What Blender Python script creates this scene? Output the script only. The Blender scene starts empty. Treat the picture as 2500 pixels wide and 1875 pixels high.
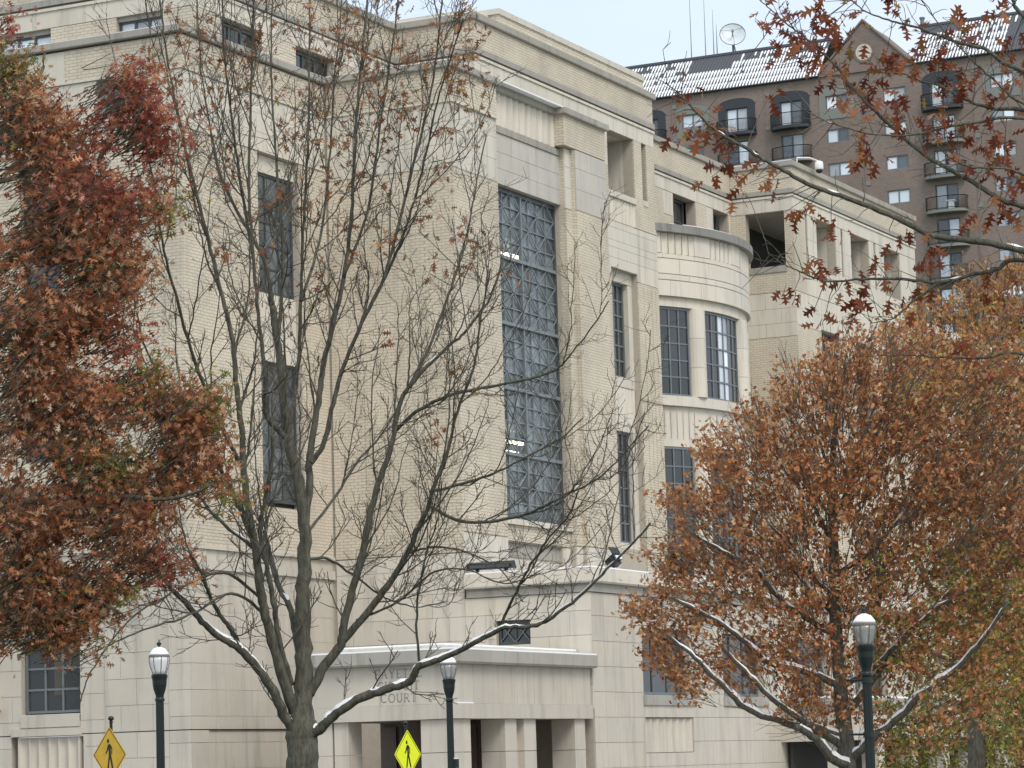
import bpy, math, random
import numpy as np
from mathutils import Matrix, Vector

# ------------------------------------------------------------------ camera, sky, sun, exposure
scene = bpy.context.scene
COL = scene.collection
F_PX = 7314.3                      # focal length in pixels of a 2500 px wide frame
YAW, PITCH, ROLL = math.radians(26.308), math.radians(7.264), math.radians(-1.6987)
CAM = np.array([0.0, 0.0, 1.6])
_f = np.array([math.cos(YAW)*math.cos(PITCH), math.sin(YAW)*math.cos(PITCH), math.sin(PITCH)])
_r = np.array([math.sin(YAW), -math.cos(YAW), 0.0]); _u = np.cross(_r, _f)
_c, _s = math.cos(ROLL), math.sin(ROLL)
RIGHT, UP, FWD = _c*_r + _s*_u, -_s*_r + _c*_u, _f
cd = bpy.data.cameras.new('camera'); cam = bpy.data.objects.new('camera', cd); COL.objects.link(cam)
cd.sensor_width = 36.0; cd.lens = 36.0*F_PX/2500.0; cd.clip_start = 0.5; cd.clip_end = 6000
cam.matrix_world = Matrix(((RIGHT[0], UP[0], -FWD[0], CAM[0]), (RIGHT[1], UP[1], -FWD[1], CAM[1]),
                           (RIGHT[2], UP[2], -FWD[2], CAM[2]), (0, 0, 0, 1)))
scene.camera = cam

SUN_AZ, SUN_EL = math.radians(232), math.radians(48)      # direction the light comes from, ccw from +X
world = bpy.data.worlds.new('World'); scene.world = world; world.use_nodes = True
wn, wl = world.node_tree.nodes, world.node_tree.links
wn.clear()
wo = wn.new('ShaderNodeOutputWorld'); sky = wn.new('ShaderNodeTexSky'); sky.sky_type = 'NISHITA'
sky.sun_disc = False; sky.sun_elevation = SUN_EL; sky.sun_rotation = math.pi/2 - SUN_AZ
sky.dust_density = 4.0; sky.air_density = 1.0; sky.ozone_density = 1.0
b1 = wn.new('ShaderNodeBackground'); b1.inputs['Strength'].default_value = 0.05
b2 = wn.new('ShaderNodeBackground'); b2.inputs['Color'].default_value = (0.83, 0.91, 1.0, 1)   # the even cloud layer
b2.inputs['Strength'].default_value = 0.82
tcd = wn.new('ShaderNodeTexCoord'); cn = wn.new('ShaderNodeTexNoise'); cn.inputs['Scale'].default_value = 5.0; cn.inputs['Detail'].default_value = 5
mp_ = wn.new('ShaderNodeMapping'); mp_.inputs['Scale'].default_value = (1, 1, 3); wl.new(tcd.outputs['Generated'], mp_.inputs['Vector']); wl.new(mp_.outputs[0], cn.inputs['Vector'])
cr = wn.new('ShaderNodeValToRGB'); cr.color_ramp.elements[0].position = 0.35; cr.color_ramp.elements[1].position = 0.68
cr.color_ramp.elements[0].color = (0.76, 0.86, 0.985, 1); cr.color_ramp.elements[1].color = (0.89, 0.95, 1.0, 1)      # thin and thick cloud
wl.new(cn.outputs['Fac'], cr.inputs[0]); wl.new(cr.outputs[0], b2.inputs['Color'])
wa = wn.new('ShaderNodeAddShader')
wl.new(sky.outputs[0], b1.inputs['Color']); wl.new(b1.outputs[0], wa.inputs[0]); wl.new(b2.outputs[0], wa.inputs[1])
wl.new(wa.outputs[0], wo.inputs['Surface'])
sd = bpy.data.lights.new('sun', 'SUN'); sd.energy = 1.5; sd.angle = math.radians(22); sd.color = (1.0, 0.95, 0.87)
sun = bpy.data.objects.new('sun', sd); COL.objects.link(sun)
sdir = Vector((math.cos(SUN_AZ)*math.cos(SUN_EL), math.sin(SUN_AZ)*math.cos(SUN_EL), math.sin(SUN_EL)))
sun.rotation_euler = sdir.to_track_quat('Z', 'Y').to_euler(); sun.location = (40, -20, 90)
vs = scene.view_settings
vs.view_transform = 'Standard'; vs.look = 'None'; vs.exposure = 0.12; vs.gamma = 1.0; vs.use_curve_mapping = False

rng = random.Random(7); nr = np.random.default_rng(11)

def at(px, py, dist):
    """point seen at pixel (px, py) of the 2500 px photograph, dist metres away on the ground plan"""
    d = RIGHT*(px-1250) - UP*(py-937.5) + FWD*F_PX
    return CAM + d*dist/math.hypot(d[0], d[1])

# ------------------------------------------------------------------ materials
def nmat(name):
    m = bpy.data.materials.new(name); m.use_nodes = True
    nt = m.node_tree; bs = nt.nodes['Principled BSDF']; return m, nt.nodes, nt.links, bs
def noise(N, L, scale, vec=None, detail=4, rough=0.55):
    n = N.new('ShaderNodeTexNoise'); n.inputs['Scale'].default_value = scale
    n.inputs['Detail'].default_value = detail; n.inputs['Roughness'].default_value = rough
    if vec is not None: L.new(vec, n.inputs['Vector'])
    return n.outputs['Fac']
def ramp(N, L, fac, stops):
    r = N.new('ShaderNodeValToRGB'); e = r.color_ramp.elements
    while len(e) < len(stops): e.new(0.5)
    for k, (p, c) in enumerate(stops): e[k].position = p; e[k].color = (*c, 1)
    L.new(fac, r.inputs[0]); return r.outputs[0]
def mix(N, L, fac, a, b, mode='MIX'):
    m = N.new('ShaderNodeMix'); m.data_type = 'RGBA'; m.blend_type = mode
    for sock, v in ((m.inputs[0], fac), (m.inputs[6], a), (m.inputs[7], b)):
        if hasattr(v, 'links'): L.new(v, sock)
        elif isinstance(v, (int, float)): sock.default_value = v
        else: sock.default_value = (*v, 1)
    return m.outputs[2]
def position(N, L, scale=(1, 1, 1)):
    g = N.new('ShaderNodeNewGeometry'); mp = N.new('ShaderNodeMapping'); mp.inputs['Scale'].default_value = scale
    L.new(g.outputs['Position'], mp.inputs['Vector']); return mp.outputs[0]
def bump(N, L, bs, h, strength, dist=0.02):
    b = N.new('ShaderNodeBump'); b.inputs['Strength'].default_value = strength; b.inputs['Distance'].default_value = dist
    L.new(h, b.inputs['Height']); L.new(b.outputs[0], bs.inputs['Normal'])
def plain(name, col, rough=0.6, metal=0.0, var=0.15, scale=6.0, spec=0.5):
    m, N, L, bs = nmat(name)
    v = noise(N, L, scale, position(N, L))
    c = mix(N, L, v, [x*(1-var) for x in col], [min(1, x*(1+var)) for x in col])
    L.new(c, bs.inputs['Base Color']); bs.inputs['Roughness'].default_value = rough
    bs.inputs['Metallic'].default_value = metal; bs.inputs['Specular IOR Level'].default_value = spec
    return m
def stone(name, col, streak=0.3, blot=0.22, per=0.10, stain=(0.17, 0.165, 0.15)):
    m, N, L, bs = nmat(name)
    oi = N.new('ShaderNodeObjectInfo')
    p = position(N, L)
    base = ramp(N, L, oi.outputs['Random'], [(0, [x*(1-per) for x in col]), (0.45, col), (0.75, [col[0]*(1+per*.5), col[1]*(1+per*.35), col[2]*(1+per*.1)]), (1, [col[0]*(1-per*.3), col[1]*(1-per*.5), col[2]*(1-per*.9)])])
    g = noise(N, L, 0.55, p, 6, 0.6)
    base = mix(N, L, mix(N, L, 1.0, ramp(N, L, g, [(0.35, (0, 0, 0)), (0.75, (1, 1, 1))]), (blot, blot, blot), 'MULTIPLY'), base, [x*0.62 for x in col])
    s = noise(N, L, 2.4, position(N, L, (1, 1, 0.10)), 5, 0.65)
    base = mix(N, L, mix(N, L, 1.0, ramp(N, L, s, [(0.5, (0, 0, 0)), (0.78, (1, 1, 1))]), (streak, streak, streak), 'MULTIPLY'), base, stain)
    fine = noise(N, L, 40, p, 3)
    base = mix(N, L, 0.10, base, mix(N, L, 1.0, base, ramp(N, L, fine, [(0.3, (.6, .6, .6)), (0.7, (1, 1, 1))]), 'MULTIPLY'))
    L.new(base, bs.inputs['Base Color']); bs.inputs['Roughness'].default_value = 0.85
    bump(N, L, bs, noise(N, L, 25, p, 4), 0.25, 0.01)
    return m
def brick(name, c1, c2, mortar, w=0.32, h=0.108, msize=0.012, streak=0.24):
    m, N, L, bs = nmat(name)
    g = N.new('ShaderNodeNewGeometry'); sp = N.new('ShaderNodeSeparateXYZ'); L.new(g.outputs['Position'], sp.inputs[0])
    ad = N.new('ShaderNodeMath'); ad.operation = 'ADD'; L.new(sp.outputs[0], ad.inputs[0]); L.new(sp.outputs[1], ad.inputs[1])
    cb = N.new('ShaderNodeCombineXYZ'); L.new(ad.outputs[0], cb.inputs[0]); L.new(sp.outputs[2], cb.inputs[1])
    bt = N.new('ShaderNodeTexBrick'); L.new(cb.outputs[0], bt.inputs['Vector'])
    bt.inputs['Scale'].default_value = 1.0; bt.inputs['Brick Width'].default_value = w; bt.inputs['Row Height'].default_value = h
    bt.inputs['Mortar Size'].default_value = msize; bt.inputs['Mortar Smooth'].default_value = 0.2; bt.inputs['Bias'].default_value = -0.1
    for k, c in (('Color1', c1), ('Color2', c2), ('Mortar', mortar)): bt.inputs[k].default_value = (*c, 1)
    p = position(N, L)
    blot = ramp(N, L, noise(N, L, 0.35, p, 7, 0.65), [(0.3, (0.80, 0.79, 0.77)), (0.7, (1.06, 1.05, 1.02))])
    c = mix(N, L, 1.0, bt.outputs['Color'], blot, 'MULTIPLY')
    s = noise(N, L, 1.6, position(N, L, (1, 1, 0.12)), 5, 0.6)
    c = mix(N, L, mix(N, L, 1.0, ramp(N, L, s, [(0.5, (0, 0, 0)), (0.8, (1, 1, 1))]), (streak,)*3, 'MULTIPLY'), c, (0.2, 0.19, 0.165))
    L.new(c, bs.inputs['Base Color']); bs.inputs['Roughness'].default_value = 0.85
    inv = N.new('ShaderNodeMath'); inv.operation = 'SUBTRACT'; inv.inputs[0].default_value = 1.0; L.new(bt.outputs['Fac'], inv.inputs[1])
    bump(N, L, bs, inv.outputs[0], 0.8, 0.012)
    return m
M = {}
M['limestone'] = stone('limestone', (0.67, 0.63, 0.545), streak=.44, blot=.26, per=.06)
M['base_stone'] = stone('base limestone', (0.572, 0.532, 0.455), streak=0.42, blot=0.34, per=0.06)
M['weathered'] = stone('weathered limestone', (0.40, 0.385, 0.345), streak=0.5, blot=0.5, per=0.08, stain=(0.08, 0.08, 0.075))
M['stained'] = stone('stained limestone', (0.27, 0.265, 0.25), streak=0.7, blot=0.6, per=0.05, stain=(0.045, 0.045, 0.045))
M['grimy'] = stone('grimy limestone', (0.56, 0.535, 0.48), streak=0.55, blot=0.45, per=0.05, stain=(0.24, 0.24, 0.235))
M['joint'] = plain('mortar joint', (0.43, 0.39, 0.325), 0.9)
M['cream_brick'] = brick('cream brick', (0.672, 0.61, 0.505), (0.617, 0.557, 0.458), (0.46, 0.412, 0.335))
M['brown_brick'] = brick('brown brick', (0.26, 0.205, 0.178), (0.215, 0.168, 0.147), (0.26, 0.225, 0.205), 0.3, 0.12, 0.014, 0.25)  # tone lightened a little to stand in for distance haze
M['frame'] = plain('window metal', (0.075, 0.09, 0.10), 0.4, 0.3)
M['muntin'] = plain('muntin metal', (0.17, 0.195, 0.21), 0.4, 0.3)
M['lattice'] = plain('lattice metal', (0.20, 0.23, 0.245), 0.45, 0.2)
M['dark_panel'] = plain('dark slate panel', (0.032, 0.04, 0.048), 0.5)
M['pale_panel'] = plain('grey green panel', (0.21, 0.22, 0.20), 0.6)
M['black_metal'] = plain('black metal', (0.016, 0.018, 0.019), 0.45, 0.2)
M['green_metal'] = plain('dark green paint', (0.006, 0.013, 0.013), 0.4, 0.0, 0.2, 15)
M['white_paint'] = plain('white plastic', (0.78, 0.78, 0.78), 0.35)
M['bronze'] = plain('brown door panel', (0.13, 0.10, 0.083), 0.5)
M['interior'] = plain('interior plaster', (0.55, 0.58, 0.58), 0.9, 0, 0.1, 2)
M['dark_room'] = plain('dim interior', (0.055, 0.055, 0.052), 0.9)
M['snow'] = plain('snow', (0.88, 0.90, 0.93), 0.7, 0, 0.03, 12)
M['roof_metal'] = plain('dark roof metal', (0.085, 0.093, 0.107), 0.45, 0.1)
M['asphalt'] = plain('asphalt', (0.05, 0.05, 0.052), 0.9, 0, 0.25, 3)
M['concrete'] = plain('pavement concrete', (0.36, 0.35, 0.33), 0.9, 0, 0.12, 2)
M['grass'] = plain('lawn grass', (0.07, 0.09, 0.035), 0.95, 0, 0.4, 8)
M['letter'] = plain('shaded letter stone', (0.27, 0.24, 0.20), 0.9)  # darker than the wall to paint in the shade of carved cuts
def bark(name, a, b):
    m, N, L, bs = nmat(name)
    p = position(N, L, (1, 1, 0.28))
    n = noise(N, L, 16, p, 6, 0.7)
    big = noise(N, L, 2.2, position(N, L), 3)
    c = ramp(N, L, n, [(0.32, a), (0.62, b), (0.8, [x*1.5 for x in b])])
    c = mix(N, L, big, c, mix(N, L, 1.0, c, (0.75, 0.80, 0.62), 'MULTIPLY'))
    L.new(c, bs.inputs['Base Color']); bs.inputs['Roughness'].default_value = 0.92
    bump(N, L, bs, n, 1.0, 0.03); return m
M['bark'] = bark('grey bark', (0.045, 0.042, 0.037), (0.155, 0.147, 0.128))
M['twig'] = bark('twig bark', (0.085, 0.075, 0.066), (0.175, 0.155, 0.137))
def leafmat():
    m, N, L, bs = nmat('autumn leaf')
    a = N.new('ShaderNodeAttribute'); a.attribute_name = 'leafcol'
    n = noise(N, L, 22, position(N, L), 2)
    c = mix(N, L, 1.0, a.outputs['Color'], ramp(N, L, n, [(0.3, (.75, .72, .7)), (0.7, (1.1, 1.1, 1.08))]), 'MULTIPLY')
    L.new(c, bs.inputs['Base Color']); bs.inputs['Roughness'].default_value = 0.5; bs.inputs['Specular IOR Level'].default_value = 0.35
    t = N.new('ShaderNodeBsdfTranslucent'); L.new(c, t.inputs['Color'])
    ms = N.new('ShaderNodeMixShader'); ms.inputs[0].default_value = 0.5
    L.new(bs.outputs[0], ms.inputs[1]); L.new(t.outputs[0], ms.inputs[2])
    L.new(ms.outputs[0], N['Material Output'].inputs['Surface']); return m
M['leaf'] = leafmat()
def glass(name, col, rough=0.04, alpha=1.0, spec=0.7, wav=0.15):
    m, N, L, bs = nmat(name)
    oi = N.new('ShaderNodeObjectInfo')
    c = ramp(N, L, oi.outputs['Random'], [(0, [x*0.5 for x in col]), (1, [x*1.5 for x in col])])
    L.new(c, bs.inputs['Base Color']); bs.inputs['Roughness'].default_value = rough; bs.inputs['IOR'].default_value = 1.6
    bs.inputs['Specular IOR Level'].default_value = spec; bs.inputs['Alpha'].default_value = alpha
    bump(N, L, bs, noise(N, L, 0.9, position(N, L), 2), wav, 0.05); return m
M['slate_glass'] = glass('slate window glass', (0.10, 0.118, 0.13))
M['dark_glass'] = glass('dark window glass', (0.022, 0.026, 0.030))
M['sky_glass'] = glass('bright glass painted reflection', (0.62, 0.68, 0.74), 0.08)  # pale base colour paints a bright reflection into single panes
M['tint_glass'] = glass('tinted atrium glass', (0.235, 0.282, 0.31), 0.06, 0.55)
M['street_glass'] = glass('street window glass', (0.05, 0.06, 0.065), 0.05, 0.42)
M['blue_glass'] = glass('painted sky reflection glass', (0.62, 0.70, 0.77), 0.06)  # sky reflection is put into the pale base colour
M['globe_glass'] = glass('lamp globe glass', (0.72, 0.74, 0.76), 0.15, 0.62)
def emit(name, col, st):
    m, N, L, bs = nmat(name)
    bs.inputs['Base Color'].default_value = (*col, 1); bs.inputs['Emission Color'].default_value = (*col, 1)
    bs.inputs['Emission Strength'].default_value = st; return m
M['tube_light'] = emit('fluorescent tube', (1.0, 0.92, 0.68), 14.0)
M['lit_wall'] = plain('ochre interior wall', (0.55, 0.45, 0.16), 0.8)
def signmat(name, col, dirt):
    m, N, L, bs = nmat(name)
    n = noise(N, L, 7, position(N, L), 4)
    c = mix(N, L, ramp(N, L, n, [(0.45, (0, 0, 0)), (0.8, (dirt,)*3)]), col, [x*0.6 for x in col])
    L.new(c, bs.inputs['Base Color']); bs.inputs['Roughness'].default_value = 0.4; return m
M['sign_amber'] = signmat('amber sign sheeting', (0.78, 0.47, 0.025), 0.5)
M['sign_lime'] = signmat('fluorescent lime sign sheeting', (0.80, 0.90, 0.01), 0.15)
M['sign_black'] = plain('sign black', (0.012, 0.012, 0.012), 0.5)
# ------------------------------------------------------------------ mesh helpers
class MB:
    def __init__(s): s.v = []; s.f = []
    def poly(s, pts):
        k = len(s.v); s.v += [tuple(p) for p in pts]; s.f.append(tuple(range(k, k+len(pts))))
    def hexa(s, p):
        k = len(s.v); s.v += [tuple(q) for q in p]
        for q in ((0, 3, 2, 1), (4, 5, 6, 7), (0, 1, 5, 4), (1, 2, 6, 5), (2, 3, 7, 6), (3, 0, 4, 7)): s.f.append(tuple(k+i for i in q))
    def box(s, x0, x1, y0, y1, z0, z1):
        s.hexa([(x0, y0, z0), (x1, y0, z0), (x1, y1, z0), (x0, y1, z0), (x0, y0, z1), (x1, y0, z1), (x1, y1, z1), (x0, y1, z1)])
    def abox(s, ax, c0, c1, u0, u1, z0, z1):
        if ax == 'R': s.box(u0, u1, c0, c1, z0, z1)
        else: s.box(c0, c1, u0, u1, z0, z1)
    def tube(s, pts, rad, sides=6, cap=True):
        pts = [np.asarray(p, float) for p in pts]; n = len(pts)
        if not hasattr(rad, '__len__'): rad = [rad]*n
        k0 = len(s.v); ref = np.array([0.31, 0.17, 0.93])
        for i in range(n):
            t = pts[min(i+1, n-1)] - pts[max(i-1, 0)]; t = t/(np.linalg.norm(t)+1e-9)
            a = np.cross(t, ref); la = np.linalg.norm(a)
            if la < 1e-3: a = np.cross(t, np.array([1.0, 0, 0])); la = np.linalg.norm(a)
            a /= la; b = np.cross(t, a)
            for j in range(sides):
                th = 2*math.pi*j/sides
                s.v.append(tuple(pts[i] + rad[i]*(math.cos(th)*a + math.sin(th)*b)))
        for i in range(n-1):
            for j in range(sides):
                j2 = (j+1) % sides
                s.f.append((k0+i*sides+j, k0+i*sides+j2, k0+(i+1)*sides+j2, k0+(i+1)*sides+j))
        if cap:
            s.f.append(tuple(k0+j for j in reversed(range(sides)))); s.f.append(tuple(k0+(n-1)*sides+j for j in range(sides)))
    def lathe(s, prof, cx=0, cy=0, n=20, a0=0.0):
        k0 = len(s.v)
        for (r, z) in prof:
            for j in range(n):
                th = a0 + 2*math.pi*j/n; s.v.append((cx+r*math.cos(th), cy+r*math.sin(th), z))
        for i in range(len(prof)-1):
            for j in range(n):
                j2 = (j+1) % n; s.f.append((k0+i*n+j, k0+i*n+j2, k0+(i+1)*n+j2, k0+(i+1)*n+j))
        s.f.append(tuple(k0+j for j in reversed(range(n)))); s.f.append(tuple(k0+(len(prof)-1)*n+j for j in range(n)))
    def arc(s, cx, cy, r0, r1, a0, a1, z0, z1, n=6):
        """curved block between radii r0<r1 and angles in degrees"""
        A = [math.radians(a0+(a1-a0)*i/n) for i in range(n+1)]
        k = len(s.v)
        for a in A:
            c, q = math.cos(a), math.sin(a)
            s.v += [(cx+r1*c, cy+r1*q, z0), (cx+r1*c, cy+r1*q, z1), (cx+r0*c, cy+r0*q, z1), (cx+r0*c, cy+r0*q, z0)]
        for i in range(n):
            b = k+4*i
            s.f += [(b, b+4, b+5, b+1), (b+1, b+5, b+6, b+2), (b+2, b+6, b+7, b+3), (b+3, b+7, b+4, b)]
        s.f += [(k, k+1, k+2, k+3), (k+4*n+3, k+4*n+2, k+4*n+1, k+4*n)]
    def build(s, name, mat, parent=None, kind=None, smooth=False):
        me = bpy.data.meshes.new(name); me.from_pydata(s.v, [], s.f)
        me.materials.append(M[mat] if isinstance(mat, str) else mat)
        if smooth: me.polygons.foreach_set('use_smooth', [True]*len(me.polygons))
        me.update()
        return link(name, me, parent, kind)
def link(name, me, parent=None, kind=None):
    o = bpy.data.objects.new(name, me); COL.objects.link(o)
    if parent is not None: attach(o, parent)
    if kind: o['kind'] = kind
    return o
def attach(o, parent):
    o.parent = parent
    top = parent
    while top.parent is not None: top = top.parent
    if top.type == 'EMPTY': o.matrix_parent_inverse = world_of(parent).inverted()
def world_of(o):
    m = o.matrix_basis.copy()
    return (world_of(o.parent) @ o.matrix_parent_inverse @ m) if o.parent else m
def thing(name, label, cat, loc, group=None):
    o = bpy.data.objects.new(name, None); COL.objects.link(o); o.location = loc; o.empty_display_size = 0.3
    return tag(o, label, cat, group)
def tag(o, label, cat, group=None):
    o['label'] = label; o['category'] = cat
    if group: o['group'] = group
    return o
def structure(name, mb, mat):
    o = mb.build(name, mat); o['kind'] = 'structure'; return o
def np_mesh(name, V, T, mat, parent=None, kind=None, col=None, smooth=False):
    me = bpy.data.meshes.new(name); V = np.ascontiguousarray(V, dtype=np.float32); T = np.ascontiguousarray(T, dtype=np.int32)
    me.vertices.add(len(V)); me.vertices.foreach_set('co', V.ravel())
    me.loops.add(T.size); me.loops.foreach_set('vertex_index', T.ravel())
    me.polygons.add(len(T)); me.polygons.foreach_set('loop_start', np.arange(0, T.size, 3, dtype=np.int32))
    me.polygons.foreach_set('loop_total', np.full(len(T), 3, dtype=np.int32))
    if col is not None:
        at_ = me.attributes.new('leafcol', 'FLOAT_COLOR', 'POINT')
        c4 = np.ones((len(V), 4), np.float32); c4[:, :3] = col; at_.data.foreach_set('color', c4.ravel())
    me.update(calc_edges=True); me.materials.append(M[mat])
    if smooth: me.polygons.foreach_set('use_smooth', np.ones(len(T), dtype=bool))
    return link(name, me, parent, kind)

# ------------------------------------------------------------------ ground
g = MB(); g.box(-1500, 3000, -1500, 3000, -0.5, 0.0); structure('ground', g, 'grass')
g = MB(); g.box(52, 57.4, -300, 400, 0.004, 0.012); structure('road', g, 'asphalt')
g = MB()
for k in range(7): g.box(52.4, 57.0, 30.6+k*0.9, 31.1+k*0.9, 0.016, 0.02)
structure('crosswalk_marking', g, 'white_paint')
g = MB(); g.box(47.2, 51.85, -300, 400, 0.0, 0.13); structure('pavement', g, 'concrete')
g = MB(); g.box(51.85, 52.0, -300, 400, 0.0, 0.14); structure('kerb', g, 'concrete')
g = MB(); g.box(57.4, 57.55, -300, 400, 0.0, 0.14); structure('kerb', g, 'concrete')
g = MB(); g.box(57.55, 62.6, -300, 400, 0.0, 0.13); structure('pavement', g, 'concrete')
g = MB(); g.box(68, 185, 18, 60.0, 0.0, 0.125); structure('plaza_paving', g, 'concrete')
# ------------------------------------------------------------------ courthouse
CH = thing('courthouse', 'large cream brick and limestone courthouse with stepped corner tower and curved bay', 'building', (90.68, 46.87, 0))
STONES = []                                                   # (axis, c, u0, u1, z0, z1, material)
def subtract(rects, h):
    out = []
    for (a, b, c, d) in rects:
        if h[0] >= b or h[1] <= a or h[2] >= d or h[3] <= c: out.append((a, b, c, d)); continue
        if h[0] > a: out.append((a, h[0], c, d))
        if h[1] < b: out.append((h[1], b, c, d))
        m0, m1 = max(a, h[0]), min(b, h[1])
        if h[2] > c: out.append((m0, m1, c, h[2]))
        if h[3] < d: out.append((m0, m1, h[3], d))
    return [r for r in out if r[1]-r[0] > 0.01 and r[3]-r[2] > 0.01]
T_CL = 0.06
def wall(ax, c, u0, u1, z0, z1, holes=(), thick=0.45, mat='joint', name='wall'):
    rects = [(u0, u1, z0, z1)]
    for h in holes: rects = subtract(rects, h)
    m = MB()
    for (a, b, p, q) in rects: m.abox(ax, c+T_CL, c+thick, a, b, p, q)
    return m.build(name, mat, CH)
def bricks(ax, c, u0, u1, z0, z1, holes=(), thick=T_CL):
    rects = [(u0, u1, z0, z1)]
    for h in holes: rects = subtract(rects, h)
    m = MB()
    for (a, b, p, q) in rects: m.abox(ax, c, c+thick-0.001, a, b, p, q)
    return m.build('brick_facing', 'cream_brick', CH)
def ashlar(ax, c, u0, u1, zs, bw=1.25, holes=(), mat='limestone', shift=0.5, gap=0.012, j=0.004):
    """courses of separate stones between the levels zs"""
    for k in range(len(zs)-1):
        n = max(1, round((u1-u0)/bw)); w = (u1-u0)/n
        cuts = [u0+i*w for i in range(n+1)]
        if k % 2 and n > 1: cuts = [u0] + [u0+(i+shift)*w for i in range(n)] + [u1]
        for a, b in zip(cuts[:-1], cuts[1:]):
            rects = [(a+gap/2, b-gap/2, zs[k]+gap/2, zs[k+1]-gap/2)]
            for h in holes: rects = subtract(rects, h)
            for (p, q, r, s) in rects:
                if q-p > 0.03 and s-r > 0.03: STONES.append((ax, c + rng.uniform(0, j), p, q, r, s, mat))
def moulding(path, z0, z1, out, mat='weathered', inner=0.3, name='cornice', bev=0.0):
    P = [np.array(p, float) for p in path]; n = len(P)
    nor = []
    for i in range(n-1):
        d = P[i+1]-P[i]; d /= np.linalg.norm(d); nor.append(np.array([d[1], -d[0]]))
    def off(o):
        r = []
        for i in range(n):
            if i == 0: r.append(P[0]+o*nor[0])
            elif i == n-1: r.append(P[-1]+o*nor[-1])
            else:
                a, b = nor[i-1], nor[i]
                r.append(P[i]+o*(a+b)/(1+float(a@b)) if abs(float(a@b)+1) > 1e-6 else P[i]+o*a)
        return r
    o, ob, q = off(out), off(out-bev), off(-inner); m = MB(); k = len(m.v)
    for i in range(n): m.v += [(*q[i], z0), (*ob[i], z0), (*o[i], z0+bev), (*o[i], z1), (*q[i], z1)]
    for i in range(n-1):
        b = 5*i
        m.f += [(b, b+5, b+6, b+1), (b+1, b+6, b+7, b+2), (b+2, b+7, b+8, b+3), (b+3, b+8, b+9, b+4), (b+4, b+9, b+5, b)]
    m.f += [(0, 1, 2, 3, 4), tuple(5*(n-1)+i for i in (4, 3, 2, 1, 0))]
    return m.build(name, mat, CH)
def flutes(ax, c, u0, u1, z0, z1, n, depth=0.07, mat='limestone', parent=None, lip=0.06):
    m = MB(); seg = 6; pr = []
    w = (u1-u0-2*lip)/n
    pr.append((u0, 0)); pr.append((u0+lip, 0))
    for i in range(n):
        for k in range(seg+1):
            t = k/seg; pr.append((u0+lip+(i+0.04+0.92*t)*w, depth*math.sin(math.pi*t)**0.7 if 0 < t < 1 else 0))
    pr.append((u1, 0))
    P = lambda u, d, z: (u, c+d, z) if ax == 'R' else (c+d, u, z)
    for (ua, da), (ub, db) in zip(pr[:-1], pr[1:]):
        q = [P(ua, da, z0), P(ub, db, z0), P(ub, db, z1), P(ua, da, z1)]
        m.poly(q)
    q = [P(u, d, z1) for u, d in pr] + [P(u1, 0.2, z1), P(u0, 0.2, z1)]; m.poly(q)
    q = [P(u, d, z0) for u, d in pr] + [P(u1, 0.2, z0), P(u0, 0.2, z0)]; m.poly(q)
    m.poly([P(u0, 0, z0), P(u0, .2, z0), P(u0, .2, z1), P(u0, 0, z1)]); m.poly([P(u1, 0, z0), P(u1, .2, z0), P(u1, .2, z1), P(u1, 0, z1)])
    return m.build('fluted_panel', mat, parent or CH)
def window(ax, c, u0, u1, z0, z1, cols, rows, glassmat='dark_glass', fw=0.09, bw=0.05, depth=0.12, parent=None, frame='muntin', bright=(), name='window', room=True):
    par = parent or CH
    m = MB(); d0, d1 = c, c+depth
    m.abox(ax, d0, d1, u0, u0+fw, z0, z1); m.abox(ax, d0, d1, u1-fw, u1, z0, z1)
    m.abox(ax, d0, d1, u0+fw, u1-fw, z0, z0+fw); m.abox(ax, d0, d1, u0+fw, u1-fw, z1-fw, z1)
    cu = [u0+fw+(u1-u0-2*fw)*i/cols for i in range(cols+1)]; cz = [z0+fw+(z1-z0-2*fw)*i/rows for i in range(rows+1)]
    for x in cu[1:-1]: m.abox(ax, d0+.012, d1-.012, x-bw/2, x+bw/2, z0+fw, z1-fw)
    for z in cz[1:-1]:
        for i in range(cols):
            a = cu[i]+(bw/2 if i else 0); b = cu[i+1]-(bw/2 if i < cols-1 else 0)
            m.abox(ax, d0+.018, d1-.018, a, b, z-bw/2, z+bw/2)
    w = m.build(name, frame, par)
    if par is not CH: sub = par
    else: sub = w
    for i in range(cols):
        for k in range(rows):
            q = MB(); q.abox(ax, c+depth*.5, c+depth*.5+.008, cu[i]+.002, cu[i+1]-.002, cz[k]+.002, cz[k+1]-.002)
            q.build('pane', bright[(i, k)] if (isinstance(bright, dict) and (i, k) in bright) else glassmat, sub)
    return w
BW = M  # shorthand kept for readability of calls below
zb = [-0.2 + 0.845*k for k in range(0, 10)]                   # base courses: joints at .65, 1.49, ... 7.4
# ---- west wing (nearest left block)
XA, YA = 81.28, 51.93
holesAL = [(56.18, 58.5, 3.72, 6.1), (56.05, 58.9, 1.9, 3.0), (53.95, 55.25, 23.2, 24.58), (56.7, 58.4, 12.0, 21.8)]
wall('L', XA, YA+.06, 75, 0, 25.73, holesAL)
bricks('L', XA, YA, 75, 24.63, 25.73, [(56.5, 58.3, 24.6, 26)])
ashlar('L', XA, 56.5, 58.3, [24.63, 25.73], 1.8)
ashlar('L', XA, YA, 75, [22.3, 23.05, 23.8, 24.57], 1.5, holesAL)
bricks('L', XA, YA, 75, 8.9, 22.28, holesAL)
ashlar('L', XA, YA, 52.75, [0.1+0.845*k for k in range(0, 10)] + [8.86], 0.82, holesAL, 'base_stone')
ashlar('L', XA, 52.75, 55.2, [0.52+0.845*k for k in range(0, 10)] + [8.86], 1.25, holesAL, 'base_stone')
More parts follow.
